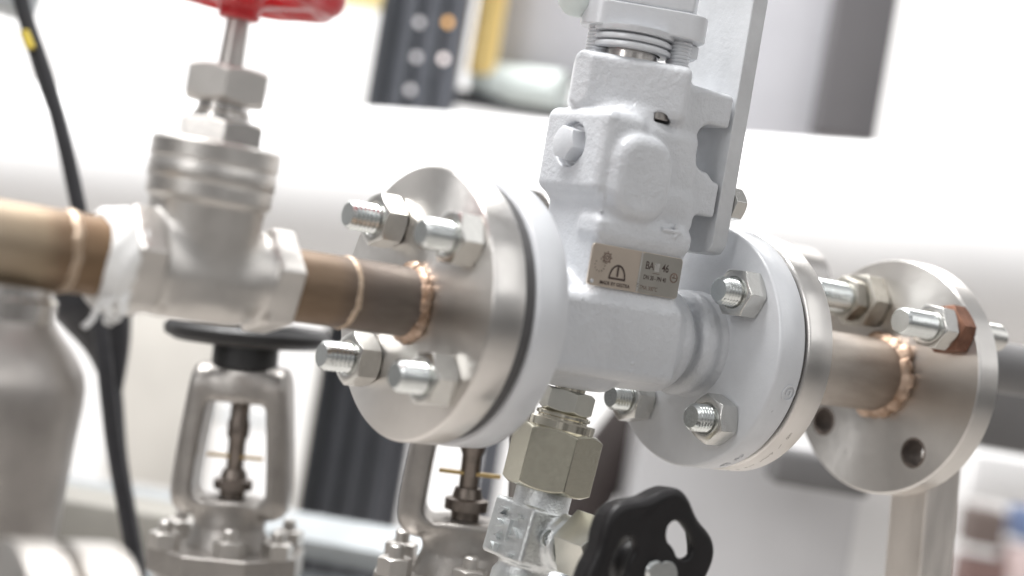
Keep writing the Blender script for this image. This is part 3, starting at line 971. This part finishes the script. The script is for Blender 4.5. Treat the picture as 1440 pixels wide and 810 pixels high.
def face_m(dx, dz, rot):
    base = Matrix(((0, 0.14, -0.99, bc.x - 13.0 + 0.141 * dz), (-1, 0, 0, bc.y + 2 - dx), (0, 0.99, 0.14, bc.z + 2 + dz), (0, 0, 0, 1)))
    return base @ Matrix.Rotation(math.radians(rot), 4, 'Z')
for s, dx, dz, rot, sz in (('N', -4.0, 7.4, 90, 5.2), ('V', -4.0, 2.6, 90, 5.2), ('A', -4.0, -2.2, 90, 5.2), ('Z', -4.0, -7.0, 90, 5.2), ('I', 2.6, 3.2, 0, 6), ('I', 2.6, -1.2, 0, 6),
                          ('Y', 7.6, 7.4, 90, 4.2), ('V', 7.4, 0.2, 75, 7.0), ('II', 7.0, -8.0, 90, 4.6)):
    vs, fs = text_mesh(s, sz, 'stamp', None, None, face_m(dx, dz, rot), 2.0, 0.06); em.add(vs, fs)
part('embossed_letters', em, M['zinc_cast'], nv, bev=0)
rg = MB().tubewall([(-.7, 2.6), (.7, 2.6), (.7, 3.4), (-.7, 3.4)], (-13.6, -13.2, -84.3), Y, 32)
rc_ = (-13.6, -13.2, -84.3)
rg.box(rc_, (3.2, 1.4, .8)); rg.box((rc_[0], rc_[1], rc_[2] - .8), (.8, 1.4, 2.6))
part('embossed_ring', rg, M['zinc_cast'], nv, bev=0)
HB = Vector((bc.x + 8.5, -14, bc.z + 2.5))
part('bonnet_nut', MB().hexa((HB.x + 2, -18, HB.z), (0, -1, 0), 25.5, 19, 0.32, False, True, cham=0.97), M['ivory'], nv, bev=0.35)
part('valve_stem', MB().lathe([(0, 6), (40, 6)], (HB.x + 2, -30, HB.z), (0, -1, 0), 32), M['zinc'], nv, bev=0.2)
WC = np.array([-7.0, -62.0, -83.0]); TW = math.radians(77)
def knob_fn(p):
    q = p - WC; x, y, z = q[:, 0], q[:, 1], q[:, 2]
    th = np.arctan2(z, x); r = np.hypot(x, z)
    R = 30.0 + 1.9 * np.cos(6 * (th - TW)) - 0.10 * (y + 7)
    ya = np.abs(y + 1.8) - 2.6
    d2 = np.hypot(np.maximum(r - (R - 3.4), 0), np.maximum(ya, 0)) + np.minimum(np.maximum(r - (R - 3.4), ya), 0) - 3.4
    dish = np.hypot(np.maximum(r - 17.5, 0), np.maximum(-(y + 6.2), 0))
    k = 2 * pi / 3
    a = (th - math.radians(47) + k / 2) % k - k / 2
    sl = np.hypot(np.maximum(np.abs(a) * 16.5 - 4.2, 0), np.abs(r - 16.4)) - 4.5
    d2 = smax(d2, -sl, 1.2)
    d2 = smax(d2, -(np.maximum(r - 7.6, -(y - 3))), 0.8)
    cav = np.maximum(np.maximum(r - 26.5, 9 - r), -(y + 4.4))
    d2 = smax(d2, -cav, 1.0)
    back = f_cyl(q, (0, 2, 0), (0, 15, 0), 9.5, 1.5)
    d2 = smin(d2, back, 2)
    return smax(d2, -(np.maximum(r - 7.6, -(y - 3) )), .5)
cast('handwheel', knob_fn, (WC[0] - 35, WC[1] - 9.5, WC[2] - 35), (WC[0] + 35, WC[1] + 17, WC[2] + 35), 0.6, M['black'], nv)
hn = MB().lathe([(-2.8, 7.4), (-1.0, 7.5)], (WC[0], WC[1], WC[2]), (0, -1, 0), 48)
hn.thread((WC[0], WC[1], WC[2]), (0, -1, 0), 4.4, 9.5, 1.5, 0.8, 30, 1.0)
part('stem_end', hn, M['zinc'], nv, bev=0)
part('washer', MB().tubewall([(0, 4.6), (0, 7.4), (1.6, 7.4), (1.6, 4.6)], (WC[0], WC[1] + 2.6, WC[2]), (0, -1, 0), 40), M['zinc_nut'], nv, bev=0.1)
part('locking_hexagon', MB().hexa((WC[0], WC[1] + 0.2, WC[2]), (0, -1, 0), 11, 6.5, 0.4, False, True, bore=4.0), M['zinc'], nv, bev=0.1)

# ================================================================== SUPPORT POST (under the far right flange)
po = thing('support_post', 'pale steel post standing under the far right flange', 'post', (195, -25, -100))
A1 = [(196.5, -0.7, -38.7), (196.5, -23.8, -39.3)]
w_ = 24
def quad(p0, p1, dz, sx, sy):
    return [(p0[0] + sx, p0[1] + sy, dz), (p1[0] + sx, p1[1] + sy, dz), (p1[0] + w_ + sx, p1[1] + sy, dz), (p0[0] + w_ + sx, p0[1] + sy, dz)]
m = MB().rings([quad(A1[0], A1[1], -35, 0, 0), quad(A1[0], A1[1], -130, 7.5, -4.2)])
part('tube', m, M['post'], po, bev=2.2)

# ================================================================== PIPE BEYOND THE END FLANGE
fp = thing('steel_pipe', 'dark grey pipe leaving the far right flange towards the picture edge', 'pipe', (240, 0, -2))
part('pipe', MB().lathe([(196, 13), (420, 13)], (0, 0, 11.1), X, 64), M['grey_m'], fp, bev=0)

# galvanised pipe running behind, parallel to the main line
gp_ = thing('steel_pipe', 'shiny grey pipe running behind the two flanges on the right', 'pipe', (150, 95, 0))
part('pipe', MB().lathe([(30, 22), (215, 22)], (0, 95, (56.2)-21.5), X, 72), M['stain_bright'], gp_, bev=0)

# ================================================================== YOKE VALVES (behind)
def yoke_valve(loc, sc, label, grp):
    L = Vector(loc)
    t = thing('yoke_valve', label, 'valve', loc, grp)
    k = sc
    def fn(p):
        q = (p - np.array(loc, float)) / k
        x, y, z = q[:, 0], q[:, 1], q[:, 2]
        wdt = 23.5 - 0.13 * np.maximum(z - 34, 0)
        o = f_box(q, (0, 0, 50), (23.5, 12, 29), 9)
        o = smax(o, np.abs(x) - wdt, 3)
        i = f_box(q, (0, 0, 46.5), (14.4, 40, 19), 5)
        i = smax(i, np.abs(x) - (15.4 - 0.13 * np.maximum(z - 30, 0)), 3)
        d = smax(o, -i, 2.2)
        d = smin(d, f_cyl(q, (0, 0, 66), (0, 0, 78), 13.5, 3, 12.5), 3)
        d = smin(d, f_cyl(q, (0, 0, 8), (0, 0, 24), 16.5, 2, 11), 3.5)
        d = smin(d, f_cyl(q, (0, 0, 18), (0, 0, 28), 12.5, 2), 3)
        return d * k
    lo = L + Vector((-26, -20, 4)) * k; hi = L + Vector((26, 20, 90)) * k
    cast('yoke', fn, lo, hi, 0.95 * k, M['stain_dull'], t)
    def at(x, y, z):
        return (L.x + x * k, L.y + y * k, L.z + z * k)
    fl = MB()
    pts = []
    for i in range(8):
        a = math.radians(45 * i + 22.5)
        rr = 31
        pts.append((math.copysign(min(abs(rr * math.cos(a)) , 28), math.cos(a)) * k, math.copysign(min(abs(rr * math.sin(a)), 28), math.sin(a)) * k))
    fl.prism(pts, at(0, 0, 0), X, Y, 9.5 * k)
    part('bonnet_flange', fl, M['stain_dull'], t, bev=0.9)
    part('body', MB().lathe([(-60 * k, 22 * k), (-14 * k, 22 * k), (-6 * k, 27 * k), (-1.5 * k, 27 * k), (0, 26 * k)], L, Z, 64), M['stain_cast'], t, bev=0)
    for bx, by in ((-21, -15), (21, -15), (-21, 15), (21, 15), (4, -21)):
        b = MB().hexa(at(bx, by, 9.5), Z, 10.5 * k, 6 * k, 0.3, False, True)
        b.lathe([(0, 2.6 * k), (9.5 * k, 2.6 * k), (10.2 * k, 2 * k)], at(bx, by, 9.5), Z, 20)
        part('bolt', b, M['stain_cast'], t, bev=0.2)
    st = MB().lathe([(24 * k, 3.3 * k), (50 * k, 3.3 * k), (52 * k, 4.2 * k), (57 * k, 4.2 * k), (58.5 * k, 3.6 * k), (68 * k, 3.6 * k)], L, Z, 32)
    st.lathe([(26 * k, 4.6 * k), (31 * k, 5.0 * k), (31.5 * k, 7.4 * k), (35 * k, 7.4 * k), (35.6 * k, 5.2 * k), (39 * k, 4.4 * k)], L, Z, 32)
    part('stem', st, M['brown_stem'], t, bev=0)
    part('indicator', MB().box(at(0, -1, 44), (21 * k, 3 * k, 1.2 * k)), M['brass'], t, bev=0.2)
    hw = MB().lathe([(77.5 * k, 12 * k), (78 * k, 12.5 * k), (89 * k, 12.5 * k), (91 * k, 11.5 * k)], L, Z, 48)
    hw.tubewall([(88 * k, 24 * k), (87 * k, 27 * k), (89 * k, 31 * k), (92 * k, 31.5 * k), (94.5 * k, 29.5 * k), (93.5 * k, 24 * k)], L, Z, 64)
    for i in range(4):
        a = math.radians(45 + 90 * i)
        hw.box(at(17 * math.cos(a), 17 * math.sin(a), 89.5), (20 * k, 9 * k, 4 * k), a)
    part('handwheel', hw, M['black_paint'], t, bev=0.3)
    return t
YAW = math.radians(-36.1)
yv = yoke_valve((-16.6, 246.3, -163.2), 1.385, 'stainless yoke valve with a black handwheel under the gate valve', 'yoke valves on the lower line')
yv.rotation_euler = (0, math.radians(-4), YAW)
yv = yoke_valve((20.9, 89.4, -136.9), 1.36, 'larger yoke valve partly hidden behind the left steel flange', 'yoke valves on the lower line')
yv.rotation_euler = (0, math.radians(-3), YAW)

# ================================================================== STEEL VESSEL, LOWER LEFT
vx = (-244.3, 10.0, -16.7)
ve = thing('steel_vessel', 'brushed steel vessel with sloping shoulder under the bronze pipe', 'vessel', (vx[0], vx[1], -150))
vp = [(-175, 34.4), (-60, 36.6), (-50, 37.2), (-44, 37.0), (-40, 36.0), (-36, 33.8), (-32.5, 31.2), (-29, 28), (-26.5, 25.8), (-24.5, 24.4), (-23.5, 23.8)]
part('shell', MB().lathe(vp, (vx[0], vx[1], 0), Z, 96), M['vessel'], ve, bev=0)
part('collar', MB().lathe([(-24.5, 23), (-24, 24.0), (-17.2, 24.0), (-16.4, 22.6), (-13.0, 22.4), (-12.0, 21)], (vx[0], vx[1], 0), Z, 72), M['stain_bright'], ve, bev=0)

# ================================================================== LOWER FLANGE PAIR
lx = (-232.3, -84.2, -77.1)
lf = thing('flange_pair', 'pair of shiny round flanges at the bottom beside the steel vessel', 'flange', (lx[0], lx[1], lx[2] - 34))
for x0, x1, R in ((-25, -11, 34), (-8, 8, 34)):
    part('flange', MB().lathe([(x0, R - 2), (x0 + 1.2, R), (x1 - 1.2, R), (x1, R - 2)], (lx[0], lx[1], lx[2] - 34.5), X, 96), M['stain_cast'], lf, bev=0)
part('pipe', MB().lathe([(-60, 14), (30, 14)], (lx[0], lx[1], lx[2] - 34.5), X, 48), M['stain_cast'], lf, bev=0)

# ================================================================== CABLES
def cable(pts, r, label, m='black_rubber'):
    o = pts[len(pts) // 2]
    return single('cable', MB().tube(pts, r, 20, 10), M[m], label, 'cable', o, 'black cables', bev=0)
cable([(-134.2, 397.9, 155.7), (-123.7, 389.8, 117.7), (-109.6, 379.1, 84.5), (-96.8, 369.3, 51.0), (-85.8, 360.9, 17.1), (-75.5, 353.0, -17.0), (-65.3, 345.0, -55.0), (-57.6, 338.9, -89.6), (-50.3, 333.2, -120.3), (-37.2, 323.1, -165.8), (-27.0, 315.2, -203.8)], 4.4,
      'long black cable hanging down past the left pipe, left of the gate valve')
cable([(-134.2, 404.2, 156.1), (-125.0, 397.1, 125.7), (-115.0, 389.5, 99.5), (-107.3, 383.5, 80.1), (-101.9, 375.7, 65.9)], 4.2, 'short second black cable end, lying against the long cable at the top left')
single('cable_tag', MB().tube([(-123.9, 379.9, 103.7), (-122.2, 378.6, 100.1), (-119.9, 376.8, 95.0)], 4.2, 16, 4, .6), M['yellow_tag'], 'small yellow tag on the black cable at the top left', 'tag', (-122.1, 378.5, 99.4), bev=0)
cable([(-70.7, 411.5, -0.6), (-57.9, 401.9, -29.8), (-49.5, 395.5, -47.1), (-41.4, 389.4, -66.7), (-36.7, 379.3, -94.4), (-33.6, 364.3, -129.3), (-22.7, 349.6, -175.7), (-12.2, 341.4, -215.0)], lambda t: 24 if t < .25 else max(5.0, 24 - 62 * (t - .25)), 'thick black hose sagging behind the white thread tape')
bx = thing('cable_gland', 'pale grey round fitting at the top left where the cables enter', 'fitting', (-116.3, 434.1, 133.5))
part('cap', MB().lathe([(0, 13), (2, 16), (24, 16)], (-118.3, 435.4, 118.0), (0.16, 0.05, 0.98), 48), M['galv'], bx, bev=0.5)

# ================================================================== THE HALL BEHIND
def yawbox(c, w, d, h, bev=3, yaw=YAW):
    return MB().box(c, (w, d, h), yaw, bev)
def hallbox(name, m, label, cat, c, w, d, h, group=None, yaw=YAW):
    return single(name, yawbox(c, w, d, h, 3, yaw), M[m], label, cat, c, group, bev=0)

def place_tube(p0, p1, r, seg=96):
    a = Vector(p0); b = Vector(p1)
    return MB().lathe([(0, r), ((b - a).length, r)], a, (b - a), seg)

du = thing('insulated_duct', 'broad white insulated duct crossing behind the whole pipeline', 'duct', (313.1, 503.9, 62.1))
part('cladding', place_tube(Vector((-186.4, 1250.7, 11.6)) * 1.5 - Vector((548.8, -26.3, 88.5)) * .5, Vector((548.8, -26.3, 88.5)) * 1.2 - Vector((-186.4, 1250.7, 11.6)) * .2, 70), M['white'], du, bev=0)

# dark switchgear column that passes behind the duct
colm = thing('equipment_column', 'dark slate equipment column with glowing discs as painted glints, behind the white duct', 'column', (318.8, 681.5, -237.4))
part('panel', yawbox((321.6, 683.0, 32.1), 64, 60, 1500), M['grey_d'], colm, bev=0)
part('trunking', yawbox((283.5, 685.9, 32.3), 16, 40, 1500), M['ink_d'], colm, bev=0)
part('rail', yawbox((293.5, 658.8, 29.8), 5, 8, 1500), M['ink_d'], colm, bev=0)
part('rail', yawbox((310.8, 646.3, 33.5), 4, 8, 1500), M['ink_d'], colm, bev=0)
for px_, c, m_ in (('amber', (302.7, 624.8, 212.6), 'glint_o'), ('white', (303.7, 623.7, 182.2), 'glint_w'), ('dim', (285.6, 636.8, 179.7), 'glint_d'), ('dim', (283.8, 638.5, 208.6), 'glint_d'), ('dim', (284.9, 637.0, 152.0), 'glint_d')):
    part('glint_disc', MB().lathe([(0, 3.0), (2, 3.0), (3, 2.2)], c, (-0.6, -0.8, 0), 20), M[m_], colm, bev=0)  # added glowing discs that imitate small blurred glints
hallbox('safety_post', 'yellow', 'yellow painted post right of the dark equipment column', 'post', (380.1, 680.1, 239.4), 24, 30, 110, 'yellow safety posts')
hallbox('yellow_board', 'yellow_p', 'pale yellow board slanting in left of the dark equipment column', 'board', (353.8, 860.7, 280.7), 90, 20, 70)
hallbox('machine_cabinet', 'grey_l', 'light grey cabinet standing left of the valve gland behind', 'cabinet', (469.3, 702.3, 280.8), 132, 80, 160, 'grey machine cabinets')
ins = thing('insulated_tube', 'short pale green insulated tube resting on the white duct', 'tube', (405.1, 648.8, 180.8))
part('sleeve', place_tube((384.1, 688.8, 181.4), (422.3, 611.5, 179.5), 17), M['mint'], ins, bev=0)
part('sleeve_base', yawbox((419.3, 663.0, 163.0), 130, 40, 12), M['ink_d'], ins, bev=0)
hallbox('machine_cabinet', 'grey_l', 'tall light grey cabinet directly right of the valve side plate', 'cabinet', (572.6, 503.0, 253.5), 84, 80, 190, 'grey machine cabinets')
hallbox('machine_column', 'grey_dk', 'tall dark grey column at the upper right with a sharp edge', 'column', (589.2, 441.5, 268.3), 50, 60, 190)
hallbox('floor_bracket', 'grey_m', 'small grey bracket on the white duct beside the side plate', 'bracket', (556.1, 489.3, 180.6), 34, 30, 26)

# lower region
hallbox('machine_plinth', 'olive_drab', 'olive grey plinth behind the flange pair at the lower left', 'plinth', (40.5, 538.2, -202.8), 150, 60, 38)
hallbox('cream_board', 'cream', 'cream board between the black hose and the yoke valve', 'board', (353.0, 1152.2, -186.3), 110, 20, 200, 'cream wall boards')
hallbox('cream_board', 'cream', 'narrow cream board right of the smaller yoke valve', 'board', (496.4, 1047.6, -188.5), 40, 20, 220, 'cream wall boards')
hallbox('machine_cabinet', 'grey_p', 'pale grey cabinet below the stamped flange at the lower right', 'cabinet', (427.7, 331.1, -150.3), 156, 120, 150, 'grey machine cabinets')
hallbox('cabinet_shade_band', 'grey_m', 'dark bar painting the shade band on the pale cabinet under the far right flange', 'shade band', (384.5, 215.0, -77.9), 62, 40, 22)  # dark box that paints the cabinet's shadow band by its colour
hallbox('timber_strip', 'tan', 'narrow tan timber strip between the grey cabinet and the white panel', 'strip', (468.3, 264.5, -143.4), 9, 20, 120)
hallbox('white_panel', 'white', 'white panel left of the support post', 'panel', (474.8, 235.1, -136.0), 44, 12, 130)
hallbox('white_panel', 'white', 'white panel right of the support post at the picture edge', 'panel', (692.5, 287.6, -80.7), 70, 12, 36)
hallbox('machine_housing', 'grey_m', 'mid grey housing behind the far right flange at the picture edge', 'housing', (613.1, 222.5, -18.2), 100, 80, 66)
hallbox('carton', 'brown', 'dark brown carton at the lower right corner', 'box', (1432.8, 860.0, -218.5), 48, 60, 52, 'cartons at the lower right')
hallbox('carton', 'redbrown', 'red brown carton at the bottom right corner under the dark one', 'box', (1438.2, 855.2, -284.2), 60, 60, 50, 'cartons at the lower right')
hallbox('carton', 'blue', 'blue crate at the right picture edge', 'box', (1478.6, 826.8, -204.0), 30, 60, 44, 'cartons at the lower right')
hallbox('carton', 'pink', 'pale pink carton beside the red brown one', 'box', (1486.1, 820.6, -261.4), 60, 60, 50, 'cartons at the lower right')
hallbox('machine_column', 'grey_d', 'dark grey column behind the yoke valve stem and olive coupling', 'column', (442.3, 654.5, -148.5), 20, 40, 200)
single('dark_hose', MB().tube([(432.8, 415.6, -24.5), (412.5, 429.7, -76.3), (387.1, 435.2, -121.0), (363.9, 439.1, -178.3)], 21, 24, 8), M['umber'], 'dark umber hose slanting down behind the olive coupling', 'hose', (395.1, 441.9, -116.2), bev=0)
hallbox('machine_column', 'ink_d', 'black post at the lower left of the dark equipment column', 'column', (290.4, 690.7, -165.9), 14, 30, 150)
hallbox('machine_column', 'grey_d', 'dark slate pillar right behind the larger yoke valve', 'column', (354.4, 681.2, -166.0), 30, 40, 260)
cabx = thing('cable_tray', 'pale blue grey galvanised cable tray along the bottom', 'tray', (113.7, 398.6, -182.7))
part('tray', MB().tube([(41.6, 698.2, -212.5), (147.8, 460.3, -187.4), (225.1, 255.8, -166.9)], 16, 4, 1), M['galv'], cabx, bev=0.5)
part('lower_rail', MB().tube([(48.7, 692.3, -266.8), (153.5, 455.5, -231.2), (229.6, 252.0, -201.7)], 20, 4, 1), M['galv'], cabx, bev=0.5)
hallbox('pipe_rail', 'galv', 'thin grey rail on the wall behind the yoke valve', 'rail', (420.9, 1226.1, -206.9), 190, 14, 11)

wl = single('wall', MB().box((1115.4, 1588.8, -9.1), (9000, 40, 6000), YAW), M['wall'], '', '', (1115.4, 1588.8, -9.1), bev=0, kind='structure')
fl_ = single('floor', MB().box((300, 300, -1020), (9000, 9000, 40)), M['floor'], '', '', (300, 300, -1000), bev=0, kind='structure')

# ================================================================== CAMERA, LIGHT, WORLD
cam = bpy.data.cameras.new('camera'); co = bpy.data.objects.new('camera', cam); col.objects.link(co)
co.matrix_world = Matrix(((0.797934, -0.128847, -0.588812, -0.415499), (-0.579166, 0.106656, -0.808202, -0.512478), (0.166935, 0.985912, 0.010480, 0.018124), (0, 0, 0, 1)))
cam.sensor_width = 36; cam.lens = 56.680
cam.clip_start = 0.02; cam.clip_end = 60
cam.dof.use_dof = True; cam.dof.focus_distance = 0.668; cam.dof.aperture_fstop = 4.1
cam.dof.aperture_blades = 0
scene.camera = co

def area(name, loc, target, size, power, color=(1, 1, 1)):
    l = bpy.data.lights.new(name, 'AREA'); l.shape = 'RECTANGLE'; l.size, l.size_y = size; l.energy = power; l.color = color
    o = bpy.data.objects.new(name, l); col.objects.link(o)
    o.location = loc
    o.rotation_euler = (Vector(target) - Vector(loc)).to_track_quat('-Z', 'Y').to_euler()
    return o
area('unseen_lamp', (-0.5, 0.45, 1.9), (0, 0, 0), (1.3, 0.45), 72, (1.0, 0.99, 0.98))
area('unseen_lamp', (-2.0, -0.6, 0.9), (0, 0, 0), (0.5, 1.4), 12, (1.0, 0.99, 0.98))
area('unseen_lamp', (0.7, -1.7, 1.3), (0, 0, 0), (2.4, 1.4), 11, (1.0, 0.99, 0.97))  # added fill lamp, unseen, to brighten the front faces
area('unseen_lamp', (0.8, 1.0, 2.4), (1.0, 1.9, 0.1), (2.5, 1.0), 75, (1.0, 0.99, 0.98))  # added unseen lamp that blows out the wall behind
area('unseen_lamp', (-0.9, 1.2, 2.0), (0.1, 1.7, -0.2), (1.6, 0.8), 32, (1.0, 0.99, 0.98))  # second added lamp, out of view, keeping the background white

w = bpy.data.worlds.new('World'); scene.world = w; w.use_nodes = True
nt = w.node_tree; bg = nt.nodes['Background']
tc = nt.nodes.new('ShaderNodeTexCoord')
sep = nt.nodes.new('ShaderNodeSeparateXYZ'); nt.links.new(tc.outputs['Generated'], sep.inputs[0])
mr = nt.nodes.new('ShaderNodeMapRange'); mr.inputs['From Min'].default_value = -1; mr.inputs['From Max'].default_value = 1
nt.links.new(sep.outputs['Z'], mr.inputs['Value'])
rp_ = nt.nodes.new('ShaderNodeValToRGB'); e = rp_.color_ramp.elements
stops = [(0.0, (0.22, 0.21, 0.20)), (0.40, (0.34, 0.33, 0.32)), (0.49, (0.29, 0.285, 0.28)), (0.54, (0.62, 0.61, 0.60)), (0.70, (0.80, 0.80, 0.81)), (1.0, (1.0, 1.0, 1.0))]
while len(e) < len(stops): e.new(0.5)
for el, (p_, c_) in zip(e, stops):
    el.position = p_; el.color = (*c_, 1)
nt.links.new(mr.outputs['Result'], rp_.inputs['Fac'])
# the unseen side of the hall: uprights, windows and machines as soft light and dark patches
nz = nt.nodes.new('ShaderNodeTexNoise'); nz.inputs['Scale'].default_value = 2.6; nz.inputs['Detail'].default_value = 3
mpn = nt.nodes.new('ShaderNodeMapping'); mpn.inputs['Scale'].default_value = (1.6, 1.6, 0.55)
nt.links.new(tc.outputs['Generated'], mpn.inputs['Vector']); nt.links.new(mpn.outputs['Vector'], nz.inputs['Vector'])
r2 = nt.nodes.new('ShaderNodeValToRGB'); e2 = r2.color_ramp.elements
e2[0].position = 0.40; e2[0].color = (0.28, 0.275, 0.27, 1); e2[1].position = 0.60; e2[1].color = (1.35, 1.35, 1.36, 1)
nt.links.new(nz.outputs['Fac'], r2.inputs['Fac'])
mx = nt.nodes.new('ShaderNodeMix'); mx.data_type = 'RGBA'; mx.blend_type = 'MULTIPLY'; mx.inputs['Factor'].default_value = 1.0
nt.links.new(rp_.outputs['Color'], mx.inputs[6]); nt.links.new(r2.outputs['Color'], mx.inputs[7])
nt.links.new(mx.outputs[2], bg.inputs['Color'])
bg.inputs['Strength'].default_value = 0.72

vs_ = scene.view_settings
vs_.view_transform = 'Standard'; vs_.look = 'None'; vs_.exposure = -0.12; vs_.gamma = 1.0
scene.render.engine = 'CYCLES'
scene.cycles.max_bounces = 8
scene.cycles.use_denoising = True
bpy.context.view_layer.update()
